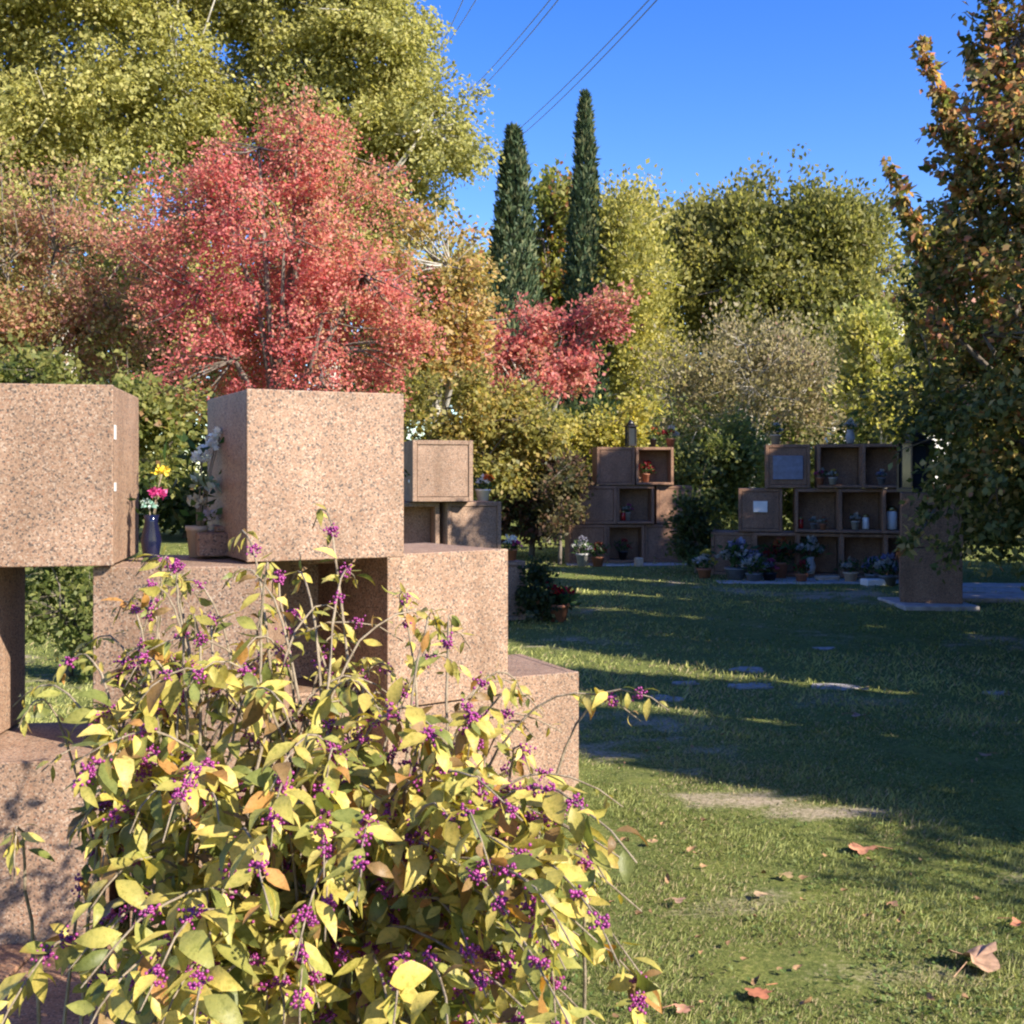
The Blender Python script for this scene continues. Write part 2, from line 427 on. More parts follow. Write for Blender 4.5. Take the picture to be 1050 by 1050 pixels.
GL = 'shaded granite niches of the far left wall'
YL = 19.0
def far(kindof, u, Y, row, label, group, ang=0, base=None, shade_tint=True):
    x = Xat(u, Y); bz_ = g(x, Y) if base is None else base
    return front_at(kindof, x, Y, bz_ + .015 + row * .632, ang, label, group, flip=False, shade_tint=shade_tint)
bl = g(2, 19)
for kd, u, row, lb in [
    ('closed', 583, 0, 'shaded niche at the left end of the bottom row, far left wall'),
    ('open', 622, 0, 'dark open niche in the bottom row left of a closed niche, far left wall'),
    ('closed', 661, 0, 'closed pinkish niche ending the bottom row nearest the lawn, far left wall'),
    ('closed', 593, 1, 'closed grey niche at the left of the middle row, far left wall'),
    ('open', 632, 1, 'open niche holding white pots in the middle row, far left wall'),
    ('closed', 673, 1, 'closed pinkish niche at the right of the middle row, far left wall'),
    ('closed', 612, 2, 'closed grey niche at the left of the top row, far left wall'),
    ('open', 652, 2, 'open niche with red flowers in the top row, far left wall')]:
    far(kd, u, YL + .002 * (u - 600), row, lb, GL, D(3), bl)
GR = 'shaded granite niches of the far right wall'
br = g(4, 16.5)
def yr(u): return 17.0 - (u - 730) * .0042
for kd, u, row, lb in [
    ('closed', 729, 0, 'closed niche behind white flowers at the left end of the bottom row, far right wall'),
    ('open', 773, 0, 'dark open niche with red flowers in the bottom row, far right wall'),
    ('open', 817, 0, 'open niche with white bouquet in the bottom row, far right wall'),
    ('open', 862, 0, 'open brown niche in the bottom row, far right wall'),
    ('open', 907, 0, 'open niche in the bottom row against the corner pair, far right wall'),
    ('plaque_white', 757, 1, 'closed niche with small white plaque, far right wall'),
    ('open', 815, 1, 'empty open niche in the middle row next to a gap, far right wall'),
    ('open', 860, 1, 'open niche with white cup on its ledge, middle row, far right wall'),
    ('open', 905, 1, 'open niche against the dark corner pair, middle row, far right wall'),
    ('plaque_blue', 785, 2, 'closed niche with blue grey plaque in the top row, far right wall'),
    ('open', 838, 2, 'open niche with pale back in the top row, far right wall'),
    ('open', 884, 2, 'open niche under pink flowers in the top row, far right wall')]:
    far(kd, u, yr(u), row, lb, GR, D(-11), br)
bc = g(4.8, 13.4)
front_at('closed', Xat(929, 13.3), 13.5, bc + .05, D(-17), 'lower granite block of the dark corner pair beside the pale path', GR, shade_tint=True, sx=1.08)
front_at('closed', Xat(930, 13.33), 13.53, bc + .685, D(-17), 'upper granite block of the dark corner pair with sunlit top', GR, shade_tint=True, sx=1.08)
# plinth slabs under the far walls
def slab(x0, x1, y0, y1, z, h, label, mat=M_CONC):
    mb = MB(); mb.box((x0 + x1) / 2, (y0 + y1) / 2, 0, x1 - x0, y1 - y0, h, .01)
    o = mb.build('plinth_slab', mat, loc=(0, 0, z + h / 2)); tag(o, label, 'plinth', None); return o
slab(Xat(580, 19), Xat(704, 19), 18.6, 19.75, bl - .06, .07, 'low concrete plinth slab under the far left wall')
slab(Xat(722, 17), Xat(955, 16), 15.75, 17.7, br - .06, .07, 'low concrete plinth slab under the far right wall')
slab(Xat(922, 13.3), Xat(998, 13.3), 13.1, 14.1, bc - .05, .095, 'thick concrete plinth under the dark corner pair')

# ledge on the near stack
mb = MB(); mb.box(0, 0, .05, .36, .24, .09, .005); mb.box(.03, .02, .107, .28, .18, .022, .004)
tag(mb.build('granite_ledge', M_GRAN2, loc=(-1.06, 4.60, z3 - .006 + .002), rz=D(20)), 'small stepped granite ledge in the shade left of the sunlit block', 'ledge')

# ------------------------------------------------------------------ flowers, vases, pots
def petals(center, r, n, cols, psize, up=.3, seed=0):
    q = np.random.default_rng(seed); d = q.normal(size=(n, 3)); d[:, 2] = np.abs(d[:, 2]) * .8 + up * q.random(n)
    d /= np.linalg.norm(d, axis=1, keepdims=True)
    pos = np.array(center) + d * r * (.3 + .7 * q.random((n, 1)))
    dd = d + .6 * q.normal(size=(n, 3)); nn = d + .5 * q.normal(size=(n, 3))
    v = leaf_quads(pos, dd, nn, psize * (.7 + .6 * q.random(n)), psize * .8 * (.7 + .6 * q.random(n)), .1)
    c = np.array(cols)[q.integers(0, len(cols), n)] * (.75 + .5 * q.random((n, 1)))
    return v, c
GREEN = [(.05, .10, .03), (.08, .14, .04), (.04, .07, .025)]
def bouquet(loc, vase_r, vase_h, vase_mat, heads, label, group='grave flowers in pots and vases', shape='vase', leaf_n=60, seed=1, name='flower_vase'):
    """heads: list of (x,y,z above rim, radius, colours)"""
    root = thing(name, label, 'flowers', loc, 0, group)
    mb = MB()
    if shape == 'vase': mb.lathe([(vase_r * .6, 0), (vase_r * .75, vase_h * .08), (vase_r, vase_h * .45), (vase_r * .62, vase_h * .85), (vase_r * .75, vase_h), (vase_r * .6, vase_h), (vase_r * .5, vase_h * .8)])
    else: mb.lathe([(vase_r * .7, 0), (vase_r * .95, vase_h * .85), (vase_r * 1.05, vase_h * .86), (vase_r * 1.05, vase_h), (vase_r * .9, vase_h), (vase_r * .85, vase_h * .88)])
    mb.build('vase' if shape == 'vase' else 'pot', vase_mat, root)
    st = MB(); V, Cc = [], []
    for i, (x, y, z, r, cols) in enumerate(heads):
        st.tube([(x * .2, y * .2, vase_h * .7), (x * .6, y * .6, vase_h + z * .6), (x, y, vase_h + z)], .003, 5)
        hv, hc = petals((x, y, vase_h + z), r, 46, cols, r * .75, .3, seed * 31 + i)
        link('blossom', quad_mesh('blossom', hv, hc), M_PETAL, root)
    st.build('stems', M_STEM, root)
    if leaf_n:
        R_ = max(.04, max(abs(h[0]) + h[3] for h in heads)); zt = max(h[2] for h in heads)
        q = np.random.default_rng(seed + 77)
        pos = np.stack([q.normal(size=leaf_n) * R_ * .5, q.normal(size=leaf_n) * R_ * .5, vase_h * .9 + q.random(leaf_n) * zt], 1)
        d = q.normal(size=(leaf_n, 3)); d[:, 2] = np.abs(d[:, 2])
        v = leaf_quads(pos, d, q.normal(size=(leaf_n, 3)), R_ * (.4 + .5 * q.random(leaf_n)), R_ * .22 * np.ones(leaf_n), .1)
        link('leaves', quad_mesh('leaves', v, np.array(GREEN)[q.integers(0, 3, leaf_n)]), M_LEAF, root)
    return root
PINK = [(.55, .05, .22), (.6, .12, .3)]; YEL = [(.75, .55, .04), (.8, .62, .1)]; WHT = [(.8, .8, .74), (.75, .76, .66)]; REDC = [(.45, .02, .02), (.35, .01, .03)]
BLU = [(.25, .27, .5), (.5, .5, .62)]
ORG = [(.6, .2, .03), (.55, .12, .04)]
zt = z3 - .008
bouquet((-1.335, 4.33, zt + .002), .038, .17, M_NAVY, [(-.01, 0, .03, .024, [(.25, .45, .35), (.5, .6, .55)]), (.018, .01, .07, .028, PINK), (.03, .03, .15, .026, YEL)], 'dark blue vase with pink and yellow flowers in the near stack gap', leaf_n=25, seed=2)
bouquet((-1.225, 4.55, zt + .002), .042, .12, M_BEIGE, [(.0, 0, .08, .034, [(.5, .46, .34), (.6, .56, .42)]), (.03, 0, .15, .045, [(.25, .33, .2), (.42, .47, .35)]), (.02, 0, .25, .034, WHT), (.06, .03, .30, .04, WHT), (.085, .02, .35, .03, WHT), (.05, 0, .03, .035, [(.5, .42, .38), (.38, .36, .42)])], 'tall white flower arrangement in beige pot beside the shaded block side', shape='pot', leaf_n=50, seed=3)
# second wall
x, y = Xat(429, 11.6), 11.6
bouquet((x, 12.0, b0 + z2 + S + .01), .13, .22, M_WHITE, [(0, 0, .08, .09, WHT), (.1, 0, .05, .07, WHT)], 'white pot of white flowers on the second wall behind the near block', shape='pot', seed=4)
bouquet((Xat(495, 12.2), 12.25, b0 + z2 + S + .01), .08, .12, M_WHITE, [(0, 0, .06, .06, WHT), (.06, 0, .1, .05, ORG)], 'small white pot on the stepped niche of the second wall', shape='pot', seed=5)
bouquet((Xat(524, 12.3), 12.35, b0 + z1 + S + .01), .07, .12, M_TERRA, [(0, 0, .07, .06, WHT), (.05, 0, .04, .05, PINK)], 'terracotta pot with white and pink flowers at the second wall end', shape='pot', seed=6)
bouquet((Xat(572, 12.3), 12.3, g(.5, 12.3)), .12, .18, M_TERRA, [(0, 0, .1, .08, REDC), (.12, 0, .06, .07, REDC), (-.1, 0, .15, .07, REDC)], 'terracotta pot of red flowers on the grass by the second wall', shape='pot', leaf_n=90, seed=7)
# far left wall
def fb(u, Y, row, base, heads, mat, label, r=.06, h=.14, shape='pot', dy=.22, seed=1, leaf_n=50):
    heads = [(a * .85, b * .85, c * .85, d * .8, [tuple(k * .5 + .02 for k in cc) for cc in cs]) for a, b, c, d, cs in heads]  # far blossoms: shade put into the colours by dimming them
    if mat is M_WHITE: mat = M_DULL  # white pots here take the shade-darkened ceramic
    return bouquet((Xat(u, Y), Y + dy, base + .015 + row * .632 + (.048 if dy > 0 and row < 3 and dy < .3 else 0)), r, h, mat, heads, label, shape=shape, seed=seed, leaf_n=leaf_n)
H = lambda s, c1, c2: [(0, 0, .1 * s, .07 * s, c1), (.09 * s, .02, .06 * s, .06 * s, c2), (-.09 * s, 0, .08 * s, .06 * s, c1), (.02, .02, .17 * s, .06 * s, c2)]
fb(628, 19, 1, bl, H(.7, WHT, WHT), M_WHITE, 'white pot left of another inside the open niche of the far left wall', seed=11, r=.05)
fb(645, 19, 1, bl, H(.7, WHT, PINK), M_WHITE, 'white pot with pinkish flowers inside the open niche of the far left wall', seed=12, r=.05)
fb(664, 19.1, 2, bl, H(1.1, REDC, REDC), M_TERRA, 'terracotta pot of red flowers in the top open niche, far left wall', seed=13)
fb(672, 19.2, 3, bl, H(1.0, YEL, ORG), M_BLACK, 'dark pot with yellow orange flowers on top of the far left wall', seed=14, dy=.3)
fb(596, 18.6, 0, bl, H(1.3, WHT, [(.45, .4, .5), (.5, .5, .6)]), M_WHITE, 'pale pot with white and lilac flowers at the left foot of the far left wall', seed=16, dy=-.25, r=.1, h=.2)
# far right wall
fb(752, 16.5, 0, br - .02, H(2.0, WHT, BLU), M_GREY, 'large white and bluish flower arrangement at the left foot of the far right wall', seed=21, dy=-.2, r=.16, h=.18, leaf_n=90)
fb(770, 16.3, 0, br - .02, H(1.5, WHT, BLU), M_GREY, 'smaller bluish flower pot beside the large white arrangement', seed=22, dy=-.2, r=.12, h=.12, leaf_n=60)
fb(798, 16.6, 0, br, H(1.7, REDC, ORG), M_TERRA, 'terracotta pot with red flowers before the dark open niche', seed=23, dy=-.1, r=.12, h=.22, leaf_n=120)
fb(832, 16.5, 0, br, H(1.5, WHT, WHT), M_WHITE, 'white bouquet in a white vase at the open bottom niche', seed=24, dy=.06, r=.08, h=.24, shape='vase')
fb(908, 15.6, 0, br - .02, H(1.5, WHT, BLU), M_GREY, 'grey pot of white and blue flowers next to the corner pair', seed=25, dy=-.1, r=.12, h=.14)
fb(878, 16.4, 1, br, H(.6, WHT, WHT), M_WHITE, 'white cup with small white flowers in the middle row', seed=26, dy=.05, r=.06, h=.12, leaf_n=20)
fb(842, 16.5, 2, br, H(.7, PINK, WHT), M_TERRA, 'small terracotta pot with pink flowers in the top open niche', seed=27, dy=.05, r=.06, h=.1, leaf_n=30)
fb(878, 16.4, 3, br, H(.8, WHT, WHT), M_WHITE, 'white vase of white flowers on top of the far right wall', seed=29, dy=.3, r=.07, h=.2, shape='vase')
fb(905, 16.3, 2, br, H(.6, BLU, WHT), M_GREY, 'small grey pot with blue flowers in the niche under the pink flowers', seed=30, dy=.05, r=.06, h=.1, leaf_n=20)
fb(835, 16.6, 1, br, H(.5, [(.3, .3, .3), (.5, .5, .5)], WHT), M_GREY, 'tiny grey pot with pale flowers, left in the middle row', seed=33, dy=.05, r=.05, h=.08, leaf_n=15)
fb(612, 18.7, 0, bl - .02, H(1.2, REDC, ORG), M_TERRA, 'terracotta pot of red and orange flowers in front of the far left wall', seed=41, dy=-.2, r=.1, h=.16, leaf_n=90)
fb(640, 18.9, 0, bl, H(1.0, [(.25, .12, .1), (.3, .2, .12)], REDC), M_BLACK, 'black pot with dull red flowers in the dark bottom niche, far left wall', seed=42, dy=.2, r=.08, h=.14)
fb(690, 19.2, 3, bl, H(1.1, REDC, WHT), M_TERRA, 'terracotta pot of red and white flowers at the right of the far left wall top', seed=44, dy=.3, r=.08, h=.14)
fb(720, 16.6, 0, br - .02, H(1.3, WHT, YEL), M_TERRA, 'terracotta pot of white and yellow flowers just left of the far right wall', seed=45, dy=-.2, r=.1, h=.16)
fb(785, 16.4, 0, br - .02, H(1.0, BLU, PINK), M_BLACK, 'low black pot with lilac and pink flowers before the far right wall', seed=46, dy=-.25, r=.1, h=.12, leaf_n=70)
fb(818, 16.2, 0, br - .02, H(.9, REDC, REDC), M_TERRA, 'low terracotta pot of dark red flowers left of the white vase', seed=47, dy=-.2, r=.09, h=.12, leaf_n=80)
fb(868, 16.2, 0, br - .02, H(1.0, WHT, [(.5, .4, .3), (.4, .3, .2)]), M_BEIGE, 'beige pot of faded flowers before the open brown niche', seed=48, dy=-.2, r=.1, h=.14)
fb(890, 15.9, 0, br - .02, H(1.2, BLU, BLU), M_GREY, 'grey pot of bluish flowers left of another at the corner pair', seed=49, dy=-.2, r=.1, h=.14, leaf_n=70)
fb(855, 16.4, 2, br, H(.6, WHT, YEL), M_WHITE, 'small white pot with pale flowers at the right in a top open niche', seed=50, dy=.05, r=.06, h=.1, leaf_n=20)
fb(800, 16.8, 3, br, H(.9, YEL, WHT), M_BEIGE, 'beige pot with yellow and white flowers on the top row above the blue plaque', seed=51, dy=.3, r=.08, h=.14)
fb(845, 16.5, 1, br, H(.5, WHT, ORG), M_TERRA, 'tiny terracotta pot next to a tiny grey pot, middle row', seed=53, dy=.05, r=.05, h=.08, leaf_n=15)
fb(955, 13.9, 2, bc + .08, H(.9, PINK, WHT), M_BEIGE, 'beige pot of pink flowers beside the black lantern on the corner pair', seed=54, dy=.1, r=.08, h=.12)
# white stones / boxes lying at the foot, lantern
def lantern(loc, s, label, mat=M_BLACK):
    root = thing('grave_lantern', label, 'lantern', loc, .4)
    m1 = MB(); m1.box(0, 0, .02 * s, .2 * s, .2 * s, .04 * s, .005); m1.box(0, 0, .44 * s, .24 * s, .24 * s, .03 * s, .005); m1.lathe([(.11 * s, .455 * s), (.05 * s, .55 * s), (.02 * s, .58 * s)], 8)
    for a in (-1, 1):
        for b_ in (-1, 1): m1.box(a * .085 * s, b_ * .085 * s, .235 * s, .02 * s, .02 * s, .39 * s)
    m1.build('frame', mat, root)
    m2 = MB(); m2.box(0, 0, .235 * s, .15 * s, .15 * s, .385 * s); m2.build('glass', M_GLASSD, root)
    m3 = MB(); m3.tube([(0, 0, .57 * s), (.05 * s, 0, .63 * s), (0, 0, .67 * s), (-.05 * s, 0, .63 * s), (0, 0, .57 * s)], .008 * s); m3.build('ring', mat, root)
lantern((Xat(938, 13.7), 13.75, bc + .685 + .625), 1.35, 'black lantern standing on the dark corner pair')
lantern((Xat(647, 19.3), 19.35, bl + 1.92), .75, 'small black lantern on top of the far left wall')
def candle(loc, label, mat, s=1):
    root = thing('grave_candle', label, 'candle', loc, 0, 'candles set by the niches')
    m1 = MB().lathe([(.032 * s, 0), (.038 * s, .01), (.036 * s, .12 * s), (.03 * s, .13 * s)], 12); m1.build('jar', mat, root)
    m2 = MB().lathe([(.037 * s, .131 * s), (.037 * s, .146 * s), (.02 * s, .165 * s)], 12); m2.build('lid', M_BRASS, root)
candle((Xat(640, 19), 19.16, bl + .7), 'red candle jar in the middle open niche, far left wall', M_RED)
candle((Xat(825, 16.5), 16.72, br + .7), 'red candle jar at the left of the middle row, far right wall', M_RED)
candle((Xat(892, 16.3), 16.5, br + .7), 'white candle jar beside the white cup, far right wall', M_WHITE, 1.3)
candle((Xat(919, 16.2), 16.4, br + .7), 'tall white candle jar against the dark corner pair', M_WHITE, 2.0)
for u, v, Y, s, lb in [(896, 603, 15.5, (.3, .2, .09), 'pale stone block lying on grass before the far right wall'), (848, 594, 16.3, (.32, .16, .06), 'flat pale stone before the white bouquet'), (723, 565, 17.8, (.2, .12, .1), 'small pale stone between the two far walls'), (655, 572, 18.5, (.12, .12, .14), 'pale stone block at the foot of the far left wall')]:
    x = Xat(u, Y); mb = MB(); mb.box(0, 0, s[2] / 2, *s, .012, .2)
    tag(mb.build('stone_block', M_WHITE if u == 896 else M_BEIGE, loc=(x, Y, g(x, Y))), lb, 'stone')

# ------------------------------------------------------------------ lawn details
def flat_stone(u, v, wpx, label):
    Y = CAMZ * F / (v - HZ); x = Xat(u, Y); q = random.Random(u)
    bm = bmesh.new(); n = 14; vs = []
    rr = [(wpx / F * Y / 2) * q.uniform(.55, 1.15) for _ in range(n)]
    top = [bm.verts.new((rr[i] * math.cos(6.283 * i / n), rr[i] * .75 * math.sin(6.283 * i / n), .009 + .004 * q.random())) for i in range(n)]
    bot = [bm.verts.new((p.co.x * 1.06, p.co.y * 1.06, -.03)) for p in top]
    bm.faces.new(top)
    for i in range(n): bm.faces.new((bot[i], bot[(i + 1) % n], top[(i + 1) % n], top[i]))
    me = bpy.data.meshes.new('stepping_stone'); bmesh.ops.recalc_face_normals(bm, faces=bm.faces); bm.to_mesh(me); bm.free()
    tag(link('stepping_stone', me, M_STEP, None, (x, Y, g(x, Y))), label, 'stepping stone', 'flat stones sunk in the shaded lawn')
M_STEP = plain('pale_stone', (.30, .275, .24), .95, .5, 16)
for u, v, wp, lb in [(768, 688, 42, 'pale flat stone in the lawn, nearest the far right wall of the close pair'), (772, 703, 46, 'pale flat stone just in front of its twin in the shaded lawn'), (703, 700, 34, 'pale flat stone left of the close pair in the shaded lawn'), (682, 716, 40, 'pale flat stone nearest the near stack in the shaded lawn'), (852, 705, 56, 'widest pale flat stone right of the close pair'), (1022, 712, 30, 'pale flat stone at the right edge of the shaded lawn'), (845, 668, 30, 'small flat stone farthest out in the shaded lawn')]:
    flat_stone(u, v, wp, lb)

def fallen_leaf(x, y, s, col, rz, label, curl=.35, lobes=5):
    q = random.Random(int(x * 1000 + y * 77)); bm = bmesh.new(); n = 30
    c = bm.verts.new((0, 0, .012 * s / .1))
    ring = []
    for i in range(n):
        a = 6.283 * i / n
        r = s * .5 * (.62 + .38 * abs(math.cos(a * lobes / 2)) ** .7) * q.uniform(.9, 1.08) * (1 if math.cos(a) > -.85 else .75)
        ring.append(bm.verts.new((r * math.cos(a), r * math.sin(a), curl * s * .5 * (math.cos(2 * a + 1) * .5 + .5) * q.uniform(.6, 1.2) + .008)))
    for i in range(n): f = bm.faces.new((c, ring[i], ring[(i + 1) % n])); f.smooth = True
    r2 = bmesh.ops.create_cone(bm, segments=5, radius1=.0018, radius2=.001, depth=s * .6, cap_ends=True)
    bmesh.ops.transform(bm, matrix=Matrix.Translation((-s * .68, 0, .02)) @ Matrix.Rotation(R(80), 4, 'Y'), verts=r2['verts'])
    me = bpy.data.meshes.new('fallen_leaf'); bm.to_mesh(me); bm.free()
    o = link('fallen_leaf', me, plain('dry_leaf', tuple(c * .8 + .03 for c in col), .7, .5, 40), None, (x, y, g(x, y) + .014), rz)
    tag(o, label, 'leaf', 'dry leaves fallen on the lawn')
def ug(u, v): Y = CAMZ * F / (v - HZ); return Xat(u, Y), Y
for u, v, px, col, lb, cu in [
    (1000, 995, 64, (.52, .30, .16), 'largest pale brown curled leaf, on the grass at the right edge', .55),
    (885, 878, 36, (.55, .22, .09), 'orange brown leaf lying below the edge of the shade', .4),
    (778, 1026, 34, (.42, .13, .04), 'rust red leaf at the bottom edge of the lawn', .2),
    (700, 1042, 26, (.55, .26, .14), 'pinkish tan leaf close to the bush at the bottom edge', .3),
    (806, 905, 20, (.42, .28, .10), 'yellowish brown leaf left of the orange brown one', .3),
    (1044, 955, 24, (.50, .18, .07), 'orange leaf at the right edge above the largest curled leaf', .4),
    (695, 930, 20, (.38, .22, .12), 'dull brown leaf right of the bush in the sunlit grass', .3),
    (915, 935, 16, (.34, .16, .07), 'small dark brown leaf between the curled leaf and the orange brown one', .3),
    (880, 738, 20, (.36, .16, .09), 'reddish leaf in the shaded middle of the lawn', .3),
    (885, 710, 14, (.3, .2, .1), 'small brown leaf beside the widest flat stone', .3),
    (780, 925, 18, (.5, .33, .16), 'straw coloured leaf in the sunlit grass below the bare soil', .2),
    (1010, 780, 16, (.4, .18, .08), 'brown leaf in the shade near the right edge', .3),
    (668, 868, 15, (.5, .3, .12), 'tan leaf just right of the low granite block', .3)]:
    x, y = ug(u, v); fallen_leaf(x, y, px * .85 / F * y, col, rng.random() * 6.28, lb, cu, 5 if px in (36, 34, 26) else 3)

q_ = np.random.default_rng(44)
small = None
for i in range(90):
    y = 1 / (1 / 3.35 - q_.random() * (1 / 3.35 - 1 / 11)); x = .25 + q_.random() * (.46 * y - .25)
    if small is None:
        bm = bmesh.new(); qr = random.Random(8)
        ring = [bm.verts.new((.5 * math.cos(6.283 * k / 12) * qr.uniform(.8, 1.1), .2 * math.sin(6.283 * k / 12) * qr.uniform(.7, 1.1), .26 * abs(math.cos(6.283 * k / 12 + .6)) + qr.uniform(0, .05))) for k in range(12)]
        c0 = bm.verts.new((0, 0, .03))
        for k in range(12): bm.faces.new((c0, ring[k], ring[(k + 1) % 12])).smooth = True
        small = bpy.data.meshes.new('fallen_leaf'); bm.to_mesh(small); bm.free()
        small.materials.append(plain('crisp_leaf', (.30, .17, .075), .75, .6, 3))
    o = bpy.data.objects.new('fallen_leaf', small); C.objects.link(o)
    o.location = (x, y, g(x, y) + .016); o.rotation_euler = (q_.normal() * .35, q_.normal() * .35, q_.random() * 6.28)
    o.scale = [(.022 + .03 * q_.random())] * 3
    tag(o, 'small crisp tan leaf scrap lying loose in the grass', 'leaf', 'small leaf scraps scattered over the lawn')

def weeds(n, seed):
    """broad leaved weed rosettes and clover in the turf"""
    r = np.random.default_rng(seed); V, K = [], []
    y = 1 / (1 / 3.2 - r.random(n) * (1 / 3.2 - 1 / 13)); x = -.2 * y + r.random(n) * .68 * y
    cl = noise3(np.stack([x, y, 0 * x], 1), 2.6, 51); k_ = (cl + .5 * r.normal(size=n) > .1) & (bare(x, y) < .5); x, y = x[k_], y[k_]
    m = 7; X = np.repeat(x, m); Y = np.repeat(y, m); th = r.random(len(X)) * 6.283; s_ = .007 + .017 * r.random(len(X)) ** 1.5
    pos = np.stack([X + .006 * np.cos(th), Y + .006 * np.sin(th), G(X, Y) + .012], 1)
    d = np.stack([np.cos(th), np.sin(th), .1 + .7 * r.random(len(X))], 1); nn = np.stack([0 * X, 0 * X, np.ones(len(X))], 1) + r.normal(size=(len(X), 3)) * .3
    v = leaf_quads(pos, d, nn, s_, s_ * .55, .12)
    c = np.array([(.085, .13, .035), (.13, .18, .05), (.19, .22, .08)])[r.integers(0, 3, len(X))] * (.8 + .4 * r.random((len(X), 1)))
    return v, c
wv, wc = weeds(5000, 9)
kind(link('lawn_weeds', quad_mesh('lawn_weeds', wv, wc), bpy.data.materials['grass_blade']), 'stuff')

# ------------------------------------------------------------------ trees
def E(u, v, Y, ru, rv, dy=None):
    x, y, z = P(u, v, Y); return (x, Y, z, ru / F * Y, (dy if dy else max(ru, rv) * .8) / F * Y, rv / F * Y)
def pick(pal, n, q, field):
    """palette: list of (weight, colour); the noise field shifts the pick so colours come in drifts"""
    wts = np.array([p[0] for p in pal], float); cum = np.cumsum(wts / wts.sum())
    t = np.clip(q.random(n) * .55 + (.5 + .5 * field) * .5 - .03, 0, .999)
    return np.array([p[1] for p in pal])[np.searchsorted(cum, t)]
def add_tree(name, label, cat, trunk_xy, ells, pal, nclu, per, leaf, clus, trunk_r=.15, bark=None, seed=1, gap=-.55, base=None,
             droop=0., up=.25, group=None, limbs=8, mat=None, twigs=True, shell=.42, drift=.35, upright=0., bough=13, spread=.24, spikes=(), turned=None):
    q = np.random.default_rng(seed); bark = bark or M_BARK; mat = mat or M_LEAF
    tx, ty = trunk_xy; tz = g(tx, ty) if base is None else base
    ee = np.array(ells); vol = (ee[:, 3] * ee[:, 4] * ee[:, 5]) ** .72; vol = np.maximum(vol, .03 * vol.max()); vol /= vol.sum()
    ext = ee[:, 3:].max()
    nb = max(14, int(nclu / bough)); idx = q.choice(len(ee), nb * 2, p=vol)
    d = q.normal(size=(nb * 2, 3)); d /= np.linalg.norm(d, axis=1, keepdims=True)
    rad = q.random(nb * 2) ** shell * (.93 + .16 * q.normal(size=nb * 2)).clip(.6, 1.22)
    bc_ = ee[idx, :3] + d * ee[idx, 3:] * rad[:, None]
    deep = np.zeros(len(bc_), bool)
    for e in ee: deep |= (((bc_ - e[:3]) / e[3:]) ** 2).sum(1) < .3
    keep = (~deep | (q.random(len(bc_)) < .3)) & (bc_[:, 2] > tz + .12)
    bc_, bd, idx = bc_[keep][:nb], d[keep][:nb], idx[keep][:nb]; nb = len(bc_)
    rb = np.minimum(ext * spread, ee[idx, 3:].mean(1) * .75) * (.55 + .9 * q.random(nb))
    wts = rb ** 2; bi = q.choice(nb, nclu, p=wts / wts.sum())
    dd = q.normal(size=(nclu, 3)); dd /= np.linalg.norm(dd, axis=1, keepdims=True); dd[:, 2] *= .75
    rr_ = q.random(nclu) ** .5 * (1 + .35 * (q.random(nclu) < .12))
    c = bc_[bi] + (dd + .25 * bd[bi]) * (rb[bi] * rr_)[:, None]
    c[:, 2] += upright * rb[bi] * (q.random(nclu) ** 2) * 1.1
    d = dd * .8 + bd[bi] * .6; d /= np.linalg.norm(d, axis=1, keepdims=True)
    keep = (c[:, 2] > tz + .1) & (noise3(c, 9 / max(ext, .6), seed + 7) > gap + .2 * q.normal(size=nclu))
    c, d, bi = c[keep], d[keep], bi[keep]
    for sp in spikes:                       # slender leafy shoots that stick out of the crown
        a_, b_ = np.array(sp[0]), np.array(sp[1]); k = int(np.linalg.norm(b_ - a_) / .035) + 2; tt = np.linspace(0, 1, k)[:, None]
        pc = a_ + (b_ - a_) * tt + q.normal(size=(k, 3)) * (.06 - .045 * tt)
        pd = q.normal(size=(k, 3)); pd /= np.linalg.norm(pd, axis=1, keepdims=True)
        c = np.concatenate([c, pc]); d = np.concatenate([d, pd]); bi = np.concatenate([bi, np.zeros(k, int)])
    n = len(c); fine_ = np.ones(n); ns_ = sum(int(np.linalg.norm(np.array(sp[1]) - np.array(sp[0])) / .035) + 2 for sp in spikes)
    if ns_: fine_[-ns_:] = .42
    root = thing(name, label, cat, (tx, ty, tz), 0, group)
    off = np.array([tx, ty, tz])
    # trunk and limbs
    mb = MB(); cz = np.average(ee[:, 2], weights=vol); top = ee[:, 2].max()
    ctr = np.array([np.average(ee[:, 0], weights=vol), np.average(ee[:, 1], weights=vol), cz])
    th = max(.15, (cz - tz) * .75)
    tp = [np.array([0, 0, -.08]), np.array([.02 * th, .01 * th, th * .35]), (ctr - off) * [.35, .35, 0] + [0, 0, th * .75], (ctr - off) * [.7, .7, 0] + [0, 0, th * 1.1]]
    mb.tube(tp, [trunk_r * 1.25, trunk_r, trunk_r * .8, trunk_r * .5], 9)
    hubs = [tp[2], tp[3]]
    if limbs and n:
        for k in range(limbs):
            e = ee[k % len(ee)]; a = q.normal(size=3); a[2] = abs(a[2]); a /= np.linalg.norm(a)
            tgt = e[:3] + a * e[3:] * .55 - off; st = tp[1] * .3 + tp[2] * .7 if k % 2 else tp[2]
            m_ = (st + tgt) / 2 + q.normal(size=3) * .05 * ext + [0, 0, .05 * ext]
            mb.tube([st, m_, tgt], [trunk_r * .5, trunk_r * .32, trunk_r * .12], 6); hubs += [m_, tgt]
    for sp in spikes:
        mb.tube([np.array(sp[0]) - off, (np.array(sp[0]) + np.array(sp[1])) / 2 - off + q.normal(size=3) * .02, np.array(sp[1]) - off], [trunk_r * .14, trunk_r * .1, trunk_r * .04], 5)
